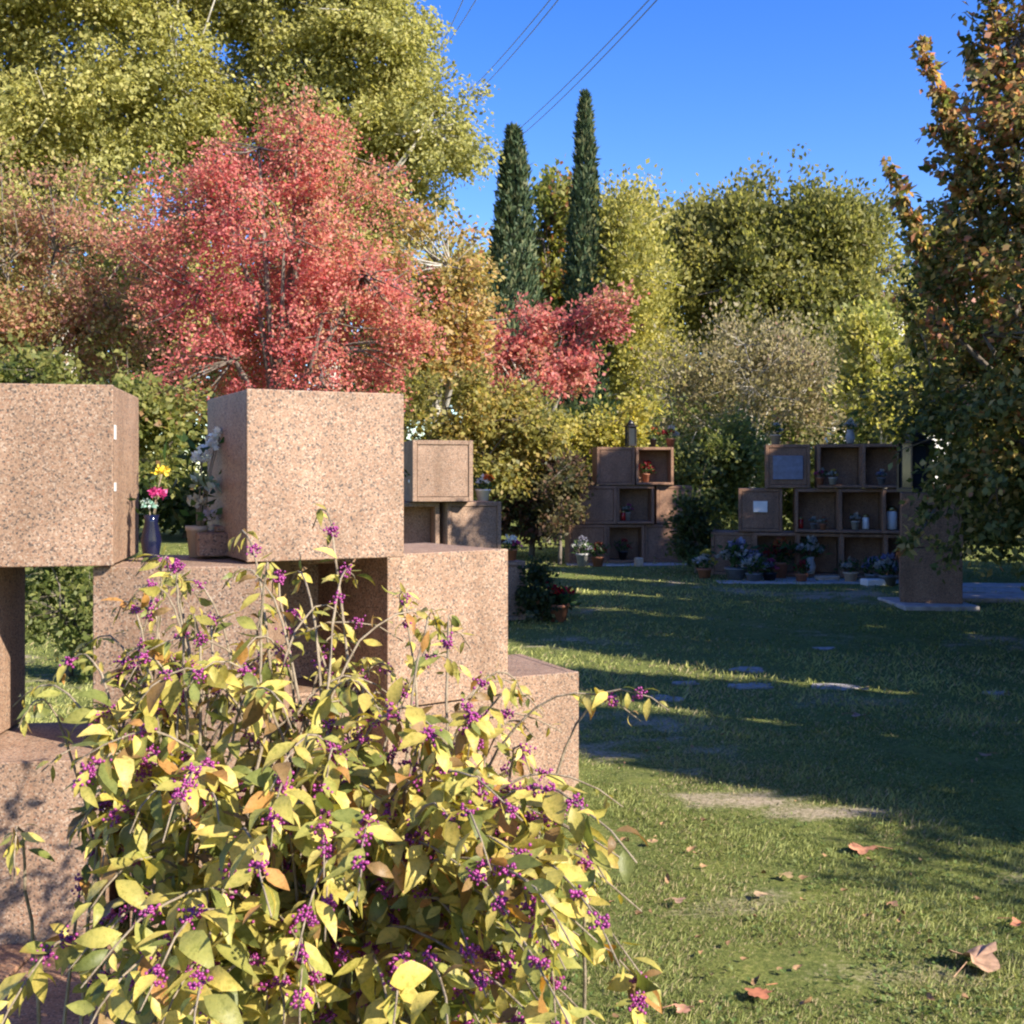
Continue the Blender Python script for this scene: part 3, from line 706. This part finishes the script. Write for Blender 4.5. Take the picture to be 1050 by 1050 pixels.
    if twigs and n:
        hb = np.array(hubs)
        for k in q.choice(n - ns_, min(n - ns_, 260), replace=False):
            p = c[k] - off; j = np.argmin(((hb - p) ** 2).sum(1)); h = hb[j]
            mb.tube([h, (h + p) / 2 + q.normal(size=3) * .04 * ext, p + (d[k] * clus * .6)], [trunk_r * .13, trunk_r * .09, trunk_r * .035], 4)
    mb.build('trunk', bark, root)
    # leaves
    per_c = np.maximum(3, (per * (.5 + q.random(n))).astype(int)); ci = np.repeat(np.arange(n), per_c); m = len(ci)
    jit = q.normal(size=(m, 3)) * clus * .55 * fine_[ci][:, None]; jit[:, 2] *= .75 + 1.3 * upright; jit[:, 2] += upright * clus * .5
    pos = c[ci] + jit - off
    dirs = .9 * d[ci] + q.normal(size=(m, 3)) * .8; dirs[:, 2] += upright * 2.2 - droop
    nn = d[ci] * 1.2 + np.array([0, 0, up * 2]) + q.normal(size=(m, 3)) * .6
    v = leaf_quads(pos, dirs, nn, leaf * (.65 + .7 * q.random(m)), leaf * (.5 + .35 * q.random(m)), .1)
    fld = noise3(pos + off, 3.2 / max(ext, .5), seed + 3) * drift * 2 + .3 * q.normal(size=nb)[bi[ci]] + .15 * q.normal(size=n)[ci]
    col = pick(pal, m, q, np.clip(fld, -1, 1)) * (.8 + .4 * q.random((m, 1)))
    if turned:                              # autumn colour comes first to the top of the crown
        zz = pos[:, 2] + off[2] + .35 * q.normal(size=m); tk = q.random(m) < sstep(turned[0], turned[1], zz) * .5
        col[tk] = pick(turned[2], int(tk.sum()), q, np.clip(fld[tk], -1, 1)) * (.8 + .4 * q.random((int(tk.sum()), 1)))
    link('crown', quad_mesh('crown', v, col), mat, root)
    return root

YG = [(.18, (.22, .22, .08)), (.3, (.36, .35, .12)), (.32, (.46, .43, .15)), (.2, (.56, .50, .19))]
add_tree('plane_tree', 'tall yellow green tree at the upper left behind the mixed brown tree', 'tree', P(60, 480, 34)[:2],
    [E(60, 60, 34, 150, 130), E(-70, 60, 34, 130, 180), E(150, 110, 34, 80, 80), E(100, -80, 34, 150, 120), E(40, 180, 34, 140, 70)], YG, 4600, 34, .15, .45, .38, M_PALEBARK, 1, gap=-.95, droop=.5, shell=.6, bough=8, spread=.21)
add_tree('plane_tree', 'tall yellow green tree behind the red tree, with rounded right edge against sky', 'tree', P(330, 480, 36)[:2],
    [E(412, 148, 36, 86, 72), E(376, 60, 36, 80, 75), E(300, -20, 36, 100, 95), E(285, 140, 36, 85, 105), E(385, 225, 36, 50, 55), E(345, -90, 36, 80, 90), E(320, 230, 36, 80, 70)], YG, 4600, 34, .15, .45, .4, M_PALEBARK, 2, gap=-.95, droop=.5, shell=.6, bough=8, spread=.21)
RED = [(.10, (.26, .24, .10)), (.14, (.50, .33, .16)), (.22, (.62, .30, .21)), (.29, (.61, .205, .175)), (.18, (.54, .14, .14)), (.08, (.34, .10, .10))]
add_tree('red_maple', 'large round tree with coral red autumn leaves above the sunlit blocks', 'tree', P(285, 480, 17)[:2],
    [E(280, 255, 17, 112, 95), E(205, 225, 17, 62, 55), E(345, 225, 17, 66, 70), E(290, 345, 17, 130, 85), E(365, 320, 17, 62, 75), E(285, 165, 17, 45, 42), E(320, 155, 17, 40, 40), E(215, 330, 17, 60, 70), E(180, 200, 17, 30, 28), E(390, 270, 17, 30, 40), E(250, 135, 17, 20, 24), E(270, 395, 17, 130, 45), E(165, 285, 17, 34, 46), E(405, 330, 17, 34, 44), E(350, 165, 17, 24, 26), E(170, 350, 17, 40, 40)], RED, 2300, 30, .06, .19, .13, M_BARK, 3, gap=-.3, shell=.6, spread=.25, bough=9, drift=.6)
MIXB = [(.15, (.17, .18, .06)), (.25, (.30, .28, .10)), (.2, (.40, .30, .14)), (.22, (.46, .24, .16)), (.18, (.50, .23, .18))]
add_tree('maple_tree', 'brownish red and olive tree at the left edge above the large block', 'tree', P(40, 480, 18.5)[:2],
    [E(50, 280, 18.5, 110, 100), E(-50, 270, 18.5, 100, 110), E(120, 290, 18.5, 60, 80), E(20, 370, 18.5, 120, 80)], MIXB, 2200, 30, .07, .22, .14, M_BARK, 4, gap=-.5)
GRN = [(.25, (.09, .12, .035)), (.35, (.17, .20, .06)), (.25, (.28, .29, .09)), (.15, (.38, .33, .12))]
add_tree('green_shrub', 'green leafy shrub between the left block and the red tree', 'shrub', P(110, 480, 14.5)[:2],
    [E(100, 410, 14.5, 65, 50), E(40, 400, 14.5, 60, 35), E(150, 450, 14.5, 45, 50)], [(.2, (.09, .12, .03)), (.35, (.19, .21, .06)), (.3, (.30, .29, .09)), (.15, (.36, .22, .11))], 420, 22, .09, .22, .05, M_BARK, 5, gap=-.7, limbs=5)
ORO = [(.2, (.22, .20, .07)), (.3, (.40, .32, .11)), (.28, (.50, .34, .13)), (.22, (.52, .24, .14))]
add_tree('ornamental_pear', 'orange and olive tree right of the coral red tree', 'tree', P(450, 480, 22)[:2],
    [E(440, 290, 22, 50, 75), E(462, 345, 22, 40, 50), E(425, 350, 22, 45, 60), E(475, 300, 22, 20, 30)], ORO, 800, 20, .11, .3, .12, M_PALEBARK, 6, gap=-.45)
RD2 = [(.2, (.30, .08, .08)), (.35, (.52, .18, .16)), (.25, (.58, .28, .20)), (.2, (.40, .30, .13))]
add_tree('red_shrub_tree', 'small red leaved tree in front of the two cypresses', 'tree', P(560, 480, 25)[:2],
    [E(530, 345, 25, 55, 42), E(577, 355, 25, 30, 36), E(618, 322, 25, 16, 24), E(495, 360, 25, 36, 36), E(560, 375, 25, 60, 25)], RD2, 560, 18, .11, .28, .07, M_PALEBARK, 7, gap=-.35, limbs=10)
YEL2 = [(.25, (.24, .24, .07)), (.4, (.40, .37, .11)), (.35, (.52, .45, .14))]
add_tree('poplar_tree', 'slim yellow green poplar right of the taller cypress', 'tree', P(645, 480, 40)[:2],
    [E(643, 305, 40, 17, 80), E(648, 370, 40, 20, 60), E(636, 265, 40, 12, 45)], YEL2, 1100, 24, .17, .5, .25, M_PALEBARK, 8, gap=-.8, upright=.4, spread=.3)
add_tree('poplar_tree', 'olive tree with brown patches between the two cypresses', 'tree', P(566, 480, 46)[:2],
    [E(566, 260, 46, 20, 62), E(566, 340, 46, 26, 60)], [(.4, (.16, .18, .05)), (.3, (.28, .27, .07)), (.3, (.30, .14, .06))], 500, 20, .26, .7, .22, M_BARK, 9, gap=-.8, upright=.3)
add_tree('poplar_tree', 'bright yellow treetop peeping over left of the big rounded tree', 'tree', P(680, 480, 56)[:2],
    [E(672, 230, 56, 42, 30), E(650, 240, 56, 26, 30), E(675, 300, 56, 30, 70)], YEL2, 500, 20, .3, .9, .3, M_BARK, 10, gap=-.7)
LIN = [(.25, (.11, .12, .035)), (.33, (.21, .21, .065)), (.28, (.32, .30, .10)), (.14, (.42, .36, .13))]
add_tree('linden_tree', 'big rounded olive green tree with twiggy top right of the cypresses', 'tree', P(800, 480, 42)[:2],
    [E(805, 295, 42, 112, 72), E(745, 290, 42, 52, 72), E(868, 290, 42, 56, 68), E(800, 250, 42, 88, 45), E(858, 250, 42, 46, 38), E(748, 248, 42, 44, 40), E(805, 345, 42, 92, 42)], LIN, 2600, 30, .19, .5, .42, M_BARK, 11, gap=-.7, upright=.45, spread=.15, bough=9)
TWG = [(.3, (.20, .18, .08)), (.3, (.32, .28, .14)), (.25, (.40, .33, .19)), (.15, (.42, .27, .20))]
add_tree('bare_twig_tree', 'half bare grey brown tree below the big rounded tree', 'tree', P(770, 480, 26)[:2],
    [E(770, 400, 26, 92, 48), E(825, 395, 26, 45, 40), E(705, 415, 26, 40, 40), E(770, 365, 26, 50, 25)], TWG, 800, 16, .10, .34, .08, M_PALEBARK, 12, gap=-.5, limbs=14, upright=.5)
add_tree('yellow_sapling', 'bright yellow green young tree above the far right wall', 'tree', P(906, 480, 23)[:2],
    [E(905, 380, 23, 30, 55), E(885, 400, 23, 24, 36), E(918, 410, 23, 20, 34)], [(.3, (.27, .29, .08)), (.4, (.42, .41, .12)), (.3, (.54, .48, .15))], 380, 20, .12, .28, .05, M_PALEBARK, 13, gap=-.7, upright=.4)
add_tree('yellow_shrub', 'yellow leaved shrub behind the top of the far left wall', 'shrub', P(615, 480, 23)[:2],
    [E(605, 445, 23, 48, 22), E(645, 438, 23, 30, 18), E(585, 465, 23, 30, 30)], [(.3, (.24, .25, .07)), (.4, (.42, .38, .10)), (.3, (.55, .46, .12))], 380, 20, .11, .26, .04, M_BARK, 14, gap=-.6, limbs=5)
add_tree('olive_hedge_shrub', 'olive yellow rounded shrub behind the second wall', 'shrub', P(480, 480, 20)[:2],
    [E(465, 425, 20, 62, 32), E(525, 436, 20, 46, 24), E(430, 440, 20, 40, 40), E(500, 460, 20, 50, 35)], [(.35, (.18, .18, .06)), (.35, (.33, .30, .09)), (.3, (.46, .35, .12))], 700, 20, .10, .24, .05, M_BARK, 15, gap=-.6, limbs=6)
add_tree('dark_green_shrub', 'dark reddish brown shrub left of the far left wall', 'shrub', P(545, 480, 20.5)[:2],
    [E(545, 505, 20.5, 38, 40), E(575, 500, 20.5, 28, 40), E(525, 520, 20.5, 24, 40)], [(.4, (.05, .06, .025)), (.3, (.10, .055, .04)), (.3, (.12, .10, .05))], 360, 20, .10, .24, .05, M_BARK, 16, gap=-.7, limbs=5)
add_tree('green_shrub', 'rounded green shrub standing between the two far walls', 'shrub', P(735, 480, 20.8)[:2],
    [E(735, 470, 20.8, 48, 42), E(700, 480, 20.8, 32, 40), E(755, 465, 20.8, 26, 34), E(735, 530, 20.8, 44, 45)], GRN, 620, 20, .09, .22, .05, M_BARK, 17, gap=-.6, limbs=6)
add_tree('potted_shrub', 'small dark shrub at the right end of the second wall', 'shrub', P(556, 480, 12.4)[:2],
    [E(553, 610, 12.4, 20, 32), E(562, 628, 12.4, 18, 22)], [(.6, (.035, .055, .02)), (.3, (.07, .09, .03)), (.1, (.2, .1, .05))], 150, 18, .055, .11, .02, M_BARK, 18, gap=-.9, limbs=4)
add_tree('climbing_shrub', 'loose brownish green shrub leaning over the left end of the far left wall', 'shrub', (Xat(574, 18.6), 18.75),
    [E(574, 525, 18.8, 14, 40), E(578, 490, 18.9, 12, 22)], [(.4, (.06, .07, .03)), (.35, (.14, .12, .05)), (.25, (.2, .12, .07))], 180, 16, .08, .17, .03, M_BARK, 91, gap=-.5, limbs=4)
add_tree('climbing_shrub', 'dark green shrub growing up the left end of the far right wall', 'shrub', (Xat(714, 17.2), 17.2),
    [E(714, 545, 17.2, 13, 36), E(722, 505, 17.4, 13, 22)], [(.5, (.05, .075, .025)), (.35, (.1, .12, .04)), (.15, (.2, .18, .07))], 180, 16, .08, .16, .03, M_BARK, 92, gap=-.5, limbs=4)
# greenery seen through the near stack
add_tree('green_shrub', 'loose green shrub seen through the opening at the left edge', 'shrub', (Xat(60, 9), 9.2),
    [E(50, 600, 9, 50, 55), E(90, 640, 9, 40, 45)], GRN, 240, 20, .06, .15, .03, M_BARK, 19, gap=-.7, limbs=4)
# fill: far belt of trees and hedges
DK = [(.4, (.035, .055, .018)), (.4, (.06, .085, .025)), (.2, (.12, .12, .04))]
for i, (u, Y, ru, v, rv, pal, lb) in enumerate([
    (-30, 27, 130, 470, 90, DK, 'dark green hedge shrub far behind the left block'),
    (190, 27, 110, 470, 80, DK, 'dark green hedge shrub far behind the red tree'),
    (390, 28, 110, 475, 70, DK, 'dark green hedge shrub behind the orange and olive tree'),
    (560, 30, 100, 480, 75, DK, 'dark hedge shrub behind the far left wall'),
    (700, 29, 80, 470, 80, GRN, 'green hedge shrub below the slim poplar'),
    (850, 28, 90, 480, 70, GRN, 'green hedge shrub behind the far right wall'),
    (990, 27, 110, 470, 90, DK, 'dark hedge shrub right of the far right wall'),
    (1120, 24, 110, 450, 110, DK, 'dark hedge shrub beyond the right edge of the lawn')]):
    add_tree('hedge_shrub', lb, 'shrub', P(u, 480, Y)[:2], [E(u, v, Y, ru, rv), E(u - ru * .5, v + rv * .6, Y, ru * .7, rv * .7), E(u + ru * .5, v + rv * .6, Y, ru * .7, rv * .7)], pal, 560, 18, .17, .4, .06, M_BARK, 30 + i, gap=-.9, limbs=4, twigs=False, group='hedge shrubs behind the niche walls')
for i, (u, Y, v, ru, rv, pal, lb) in enumerate([
    (480, 60, 340, 90, 80, YG, 'distant yellow green tree behind the shorter cypress'),
    (610, 62, 380, 90, 70, DK, 'distant dark tree behind the taller cypress'),
    (720, 62, 400, 100, 70, DK, 'distant dark tree behind the slim poplar'),
    (890, 60, 400, 90, 40, LIN, 'distant olive tree below the white house'),
    (1010, 60, 330, 70, 110, DK, 'distant dark tree right of the white house'),
    (170, 48, 250, 150, 150, YG, 'yellow green tree in the gap between the two tall plane trees'),
    (240, 50, 330, 200, 90, DK, 'distant dark tree behind the red tree')]):
    add_tree('distant_tree', lb, 'tree', P(u, 480, Y)[:2], [E(u, v, Y, ru, rv), E(u - ru * .4, v + rv * .4, Y, ru * .7, rv * .7), E(u + ru * .4, v + rv * .4, Y, ru * .7, rv * .7)], pal, 900, 18, .34, .9, .3, M_BARK, 50 + i, gap=-.8, limbs=6, twigs=False)

def cypress(u, Y, vtop, half, label, seed, base_v=None, lumps=.18, xy=None, height=None, radius=None, n=9000, spray=.30, loose=.15):
    q = np.random.default_rng(seed)
    x = Xat(u, Y) if xy is None else xy[0]; Y = Y if xy is None else xy[1]
    tz = g(x, Y); H = (CAMZ + (HZ - vtop) / F * Y - tz) if height is None else height; Rm = half / F * Y if radius is None else radius
    root = thing('cypress_tree', label, 'tree', (x, Y, tz), 0, None)
    MB().tube([(0, 0, -.1), (0, 0, H * .5), (0, 0, H * .97)], [Rm * .2, Rm * .12, Rm * .02], 8).build('trunk', M_BARK, root)
    t = q.random(n) ** 1.15; th = q.random(n) * 6.283
    prof = np.clip((1 - t) ** .62 * 1.12, 0, 1) * (.72 + .28 * sstep(0, .12, t))
    pp = np.stack([np.cos(th) * 1.6, np.sin(th) * 1.6, t * H / Rm * .9], 1)
    lump = 1 + lumps * noise3(pp, 2.2, seed + 1) + .1 * noise3(pp, 6, seed + 2)
    lump = np.where(noise3(pp, 3.6, seed + 5) < -.75 + .35 * loose, lump * .6, lump)
    r = Rm * prof * lump * (.68 + .32 * q.random(n) ** .6) * (1 + .25 * loose * q.normal(size=n))
    pos = np.stack([r * np.cos(th), r * np.sin(th), .15 + t * H * .97], 1)
    d = np.stack([np.cos(th) * .35, np.sin(th) * .35, np.ones(n)], 1) + q.normal(size=(n, 3)) * (.2 + .5 * loose)
    nn = np.stack([np.cos(th), np.sin(th), .2 * np.ones(n)], 1) + q.normal(size=(n, 3)) * .5
    v = leaf_quads(pos, d, nn, spray * (.6 + .8 * q.random(n)), spray * .34 * (.7 + .6 * q.random(n)), .05)
    col = np.array([(.035, .06, .03), (.055, .085, .04), (.08, .11, .05), (.12, .13, .06)])[q.integers(0, 4, n)]
    link('crown', quad_mesh('crown', v, col), M_NEEDLE, root)
cypress(526, 38, 126, 38, 'shorter broader dark cypress, left of the pair', 61, lumps=.5, n=17000, spray=.26, loose=.5)
cypress(600, 39, 90, 26, 'taller slender dark cypress, right of the pair', 62, lumps=.3, n=15000, spray=.24, loose=.3)
# row of clipped cypresses along the right of the lawn: it throws the shade over the lawn
k = 0
for s, hgt in [(0, 4.9), (1.55, 4.6), (3.2, 5.2), (4.7, 4.8), (6.0, 5.5), (7.5, 6.5), (9.1, 6.4), (10.6, 7.0), (12.0, 7.4), (13.4, 7.2)]:
    cypress(0, 0, 0, 0, ['dense dark cypress at the near end of the row right of the lawn', 'second dark cypress of the row right of the lawn', 'third dark cypress of the row right of the lawn', 'fourth dark cypress of the row right of the lawn', 'fifth dark cypress of the row right of the lawn', 'sixth dark cypress of the row right of the lawn', 'seventh dark cypress of the row right of the lawn', 'eighth dark cypress of the row right of the lawn', 'ninth dark cypress of the row right of the lawn', 'dense dark cypress at the far end of the row right of the lawn'][k], 70 + k,
            xy=(5.75 + .25 * s, 3.72 + s), height=hgt, radius=1.02, n=5200, spray=.34, lumps=.14); k += 1
add_tree('bare_twig_tree', 'half bare tree right of the viewer that dapples the near grass', 'tree', (6.3, 1.3),
    [(6.0, 1.5, 3.1, .9, .9, .75), (5.6, 1.1, 2.9, .6, .6, .6), (6.5, 2.0, 3.0, .6, .7, .7)], TWG, 300, 12, .09, .2, .08, M_BARK, 95, gap=-.2, limbs=16)
# near tree at the right
SWG = [(.2, (.06, .075, .025)), (.24, (.10, .12, .035)), (.2, (.24, .24, .08)), (.18, (.46, .35, .13)), (.18, (.52, .24, .13))]
add_tree('sweetgum_tree', 'near dark tree with orange tinged leaves filling the right edge', 'tree', (4.85, 9.8),
    [E(1060, 420, 9.8, 112, 140), E(1075, 250, 9.8, 115, 130), E(1090, 100, 9.8, 85, 110), E(1015, 480, 9.8, 68, 90), E(1090, 520, 9.8, 100, 58), E(1000, 370, 9.8, 38, 60), E(1085, -40, 9.8, 75, 90), E(1030, 60, 9.8, 34, 45), E(1035, 150, 9.8, 45, 50), E(1025, 210, 9.8, 45, 40), E(965, 325, 9.8, 16, 30)], SWG, 2700, 16, .07, .12, .10, M_BARK, 80, gap=-.62, limbs=12, bough=10, turned=(2.9, 4.2, [(.3, (.27, .23, .09)), (.3, (.44, .29, .13)), (.25, (.46, .22, .13)), (.15, (.28, .11, .07))]), spikes=[(P(a, b, Y), P(c_, d_, Y2)) for a, b, Y, c_, d_, Y2 in [(1010, 240, 9.7, 943, 42, 9.4), (1000, 200, 9.7, 966, 92, 9.5), (990, 150, 9.6, 958, 128, 9.5), (1000, 205, 9.8, 962, 168, 9.8), (975, 330, 9.7, 912, 168, 9.4), (960, 300, 9.7, 935, 215, 9.5), (1040, 120, 9.7, 1012, -10, 9.7), (1030, 150, 9.8, 995, 45, 9.9), (1030, 210, 9.6, 985, 130, 9.4), (985, 330, 9.7, 960, 240, 9.6), (1020, 330, 9.7, 985, 225, 9.7), (960, 400, 9.7, 925, 300, 9.6), (960, 520, 9.6, 930, 560, 9.5)]], droop=.3, base=None)

# ------------------------------------------------------------------ white house far away, seen in gaps of the trees
hx, hy, _ = P(925, 480, 75); hz0 = g(hx, hy)
root = thing('white_house', 'white rendered house far away, glimpsed between the trees at the right', 'house', (hx, hy, hz0), .1)
MB().box(0, 0, 5.6, 13, 9, 11.2).build('wall', M_WALL, root)
mb = MB(); bm = mb.bm
vs = [bm.verts.new(p) for p in [(-7, -5, 11.2), (7, -5, 11.2), (7, 5, 11.2), (-7, 5, 11.2), (-4, 0, 13.2), (4, 0, 13.2)]]
for f in [(0, 1, 5, 4), (2, 3, 4, 5), (1, 2, 5), (3, 0, 4), (3, 2, 1, 0)]: bm.faces.new([vs[i] for i in f])
mb.build('roof', M_ROOF, root)
for fx in (-4.5, -1.5, 1.5, 4.5):
    for fz in (2, 5.2, 8.4):
        wdw = MB().box(fx, -4.51, fz + .7, 1.1, .12, 1.6).build('window', M_WALL, root)
        MB().box(fx, -4.58, fz + .7, .9, .03, 1.4).build('pane', M_GLASSD, wdw)

# ------------------------------------------------------------------ overhead wires
for (u0, v0, u1, v1, lb) in [(490, -30, 440, 70, 'leftmost thin cable crossing the sky'), (508, -30, 448, 60, 'second thin cable from the left in the sky'), (584, -20, 470, 106, 'third thin cable, first of the middle pair in the sky'), (592, -20, 478, 108, 'fourth thin cable, second of the middle pair in the sky'), (684, -15, 520, 145, 'fifth thin cable, left of the right pair in the sky'), (692, -15, 528, 147, 'rightmost thin cable crossing the sky')]:
    a, b_ = Vector(P(u0, v0, 48)), Vector(P(u1, v1, 95)); dd = b_ - a; a = a - dd * .5; b_ = b_ + dd * .5
    pts = [a.lerp(b_, t / 16) + Vector((0, 0, -1.2 * 4 * (t / 16) * (1 - t / 16) + 1.1)) for t in range(17)]
    tag(MB().tube(pts, .03, 5).build('power_cable', M_WIRE), lb, 'cable', 'power cables across the sky')

# ------------------------------------------------------------------ beautyberry bush
def bush():
    q = np.random.default_rng(123); rr = random.Random(9)
    root = thing('beautyberry_bush', 'yellowing beautyberry bush with magenta berries in front of the granite blocks', 'bush', (-.55, 2.75, 0))
    off = np.array([-.55, 2.75, 0.])
    tops = [(-40, 735), (20, 715), (70, 705), (130, 695), (200, 695), (300, 700), (400, 725), (470, 755), (520, 790), (560, 830), (610, 835), (645, 860), (660, 1000)]
    def vtop(u): return float(np.interp(u, [a for a, _ in tops], [b for _, b in tops]))
    targets = []
    for i in range(160):
        u = q.uniform(-10, 658); vt = vtop(u); v = vt + (1150 - vt) * q.random() ** 1.1
        if u < 85 and v > 775 and q.random() < .7: u += 85
        lo = np.interp(v, [650, 800, 1000], [2.75, 2.2, 1.75]); Y = q.uniform(lo, lo + .75)
        targets.append((u, v, Y, 1.0))
    up_ = [(688, 732, 2.75), (652, 742, 2.8), (635, 835, 2.6), (645, 905, 2.4), (655, 930, 2.3), (238, 560, 3.1), (330, 545, 3.2), (372, 600, 3.1), (300, 590, 3.2), (455, 640, 3.1), (10, 720, 2.8), (60, 690, 2.9), (20, 745, 2.7), (40, 800, 2.6), (545, 720, 3.0), (575, 745, 3.0), (60, 960, 2.3), (30, 900, 2.4), (70, 1010, 2.1)]
    for i in range(44):
        u = q.uniform(60, 560); up_.append((u, vtop(u) - q.uniform(-20, 105), q.uniform(2.7, 3.25)))
    for (u, v, Y) in up_: targets.append((u, v, Y, .62))
    st = MB(); LP, LD, LN, LL, LW, LC = [], [], [], [], [], []; BP, BR = [], []
    pal = np.array([(.56, .45, .11), (.46, .40, .10), (.34, .33, .085), (.17, .19, .05), (.62, .51, .15), (.50, .26, .08), (.24, .15, .06)])
    pw = np.array([.23, .22, .19, .14, .12, .05, .05])
    for (u, v, Y, k) in targets:
        tip = np.array(P(u, v, Y)); base = np.array([-.55 + rr.gauss(0, .2), 2.8 + rr.gauss(0, .12), -.03])
        base[0] += .35 * (tip[0] + .55)
        hgt = tip[2]; ctrl = base * .45 + tip * .55; ctrl[2] = max(hgt * 1.0, .4) + .28 + .1 * rr.random()
        ctrl[:2] = base[:2] * .6 + tip[:2] * .4
        ts = np.linspace(0, 1, 15)[:, None]
        pts = (1 - ts) ** 2 * base + 2 * ts * (1 - ts) * ctrl + ts ** 2 * tip
        pts += np.cumsum(q.normal(size=pts.shape) * .004, axis=0)
        st.tube([p - off for p in pts], list(np.linspace(.0055, .0016, 15)), 5)
        dens = 17 if k == 1 else 10
        t0 = .42 if k == 1 else .55
        length = np.linalg.norm(np.diff(pts, axis=0), axis=1).sum()
        for j in range(dens):
            t = t0 + (1 - t0) * (j + .3 * rr.random()) / dens; f = t * 14; i0 = min(int(f), 13); p = pts[i0] + (pts[i0 + 1] - pts[i0]) * (f - i0)
            ax = pts[i0 + 1] - pts[i0]; ax /= np.linalg.norm(ax)
            side = np.cross(ax, [0, 0, 1]); side /= np.linalg.norm(side) + 1e-9; upv = np.cross(side, ax)
            a = (j % 2) * 1.57 + rr.uniform(-.4, .4)
            for s_ in (1, -1):
                if rr.random() < (.25 if k == 1 else .4): continue
                o_ = side * math.cos(a) * s_ + upv * math.sin(a) * s_ * .6
                d = o_ * .8 + ax * .5 + np.array([0, 0, -.15 - .75 * rr.random()]) + q.normal(size=3) * .4
                LP.append(p + o_ * .008); LD.append(d); LN.append(np.array([0, -.25, .8]) + o_ * .3 + q.normal(size=3) * .45)
                sz = (.034 + .056 * rr.random() ** 1.4) * (1 if k == 1 else .72) * (1.15 - .45 * max(0, t - .85) / .15)
                LL.append(sz); LW.append(sz * rr.uniform(.36, .52) * (1 if k == 1 else .8)); LC.append(pal[q.choice(7, p=pw)] * rr.uniform(.75, 1.15))
            if rr.random() < (.20 if k == 1 else .10):
                for _ in range(rr.randint(16, 42)):
                    BP.append(p + q.normal(size=3) * [.0085, .0085, .0075]); BR.append(rr.uniform(.0028, .0044))
    st.build('stems', M_STEM, root)
    # leaves: folded, drooping blades of 10 faces
    LP, LD, LN, LL, LW, LC = map(np.array, (LP, LD, LN, LL, LW, LC)); n = len(LP); LP = LP - off
    d = LD / np.linalg.norm(LD, axis=1, keepdims=True); s = np.cross(d, LN); s /= np.linalg.norm(s, axis=1, keepdims=True); up = np.cross(s, d)
    prof = [(0, 0, .0), (.14, .5, .05), (.36, 1.0, .10), (.62, .86, .09), (.84, .42, .0), (1.0, 0, -.10)]
    curl = q.uniform(-.5, 1.6, n); fold = q.uniform(.1, .4, n)
    vs = []
    for (a, b_, c_) in prof:
        m_ = LP + d * (LL * a)[:, None] + up * (LL * (c_ * curl))[:, None]
        if b_ == 0: vs.append(m_)
        else:
            e = s * (LW * b_ * .5)[:, None]; f_ = up * (LW * b_ * .5 * fold)[:, None]
            vs += [m_ + e + f_, m_, m_ - e + f_]
    V = np.stack(vs, 1)                     # n, 14, 3
    faces = [(0, 1, 2), (0, 2, 3)]
    for r_i in range(3):
        o_ = 1 + r_i * 3
        faces += [(o_, o_ + 3, o_ + 4, o_ + 1), (o_ + 1, o_ + 4, o_ + 5, o_ + 2)]
    faces += [(10, 13, 11), (11, 13, 12)]
    tot = np.array([len(f) for f in faces]); flat = np.concatenate(faces); nv = V.shape[1]
    loops = (flat[None, :] + (np.arange(n) * nv)[:, None]).ravel(); totals = np.tile(tot, n); starts = np.concatenate([[0], np.cumsum(totals)[:-1]])
    cc = np.repeat(LC[:, None, :], nv, axis=1)
    # natural leaf markings: paler midrib, some browned tips
    mid = [2, 5, 8, 11]; cc[:, mid] *= 1.12
    br_ = q.random(n) < .22; cc[br_, 10:] = cc[br_, 10:] * .55 + np.array([.12, .06, .015])
    me = mesh_np('leaves', V.reshape(-1, 3), loops, starts, totals, cc.reshape(-1, 3), True)
    link('leaves', me, M_BUSHLEAF, root)
    # berries
    bm = bmesh.new(); bmesh.ops.create_icosphere(bm, subdivisions=1, radius=1); bv = np.array([v.co[:] for v in bm.verts]); bf = np.array([[v.index for v in f.verts] for f in bm.faces]); bm.free()
    BP = np.array(BP) - off; BR = np.array(BR); m_ = len(BP)
    V = BP[:, None, :] + bv[None] * BR[:, None, None]
    lo = (bf.ravel()[None] + (np.arange(m_) * len(bv))[:, None]).ravel(); nf = m_ * len(bf)
    me = mesh_np('berries', V.reshape(-1, 3), lo, np.arange(nf) * 3, np.full(nf, 3), None, True)
    link('berries', me, M_BERRY, root)
    print('bush leaves', n, 'berries', m_)
bush()
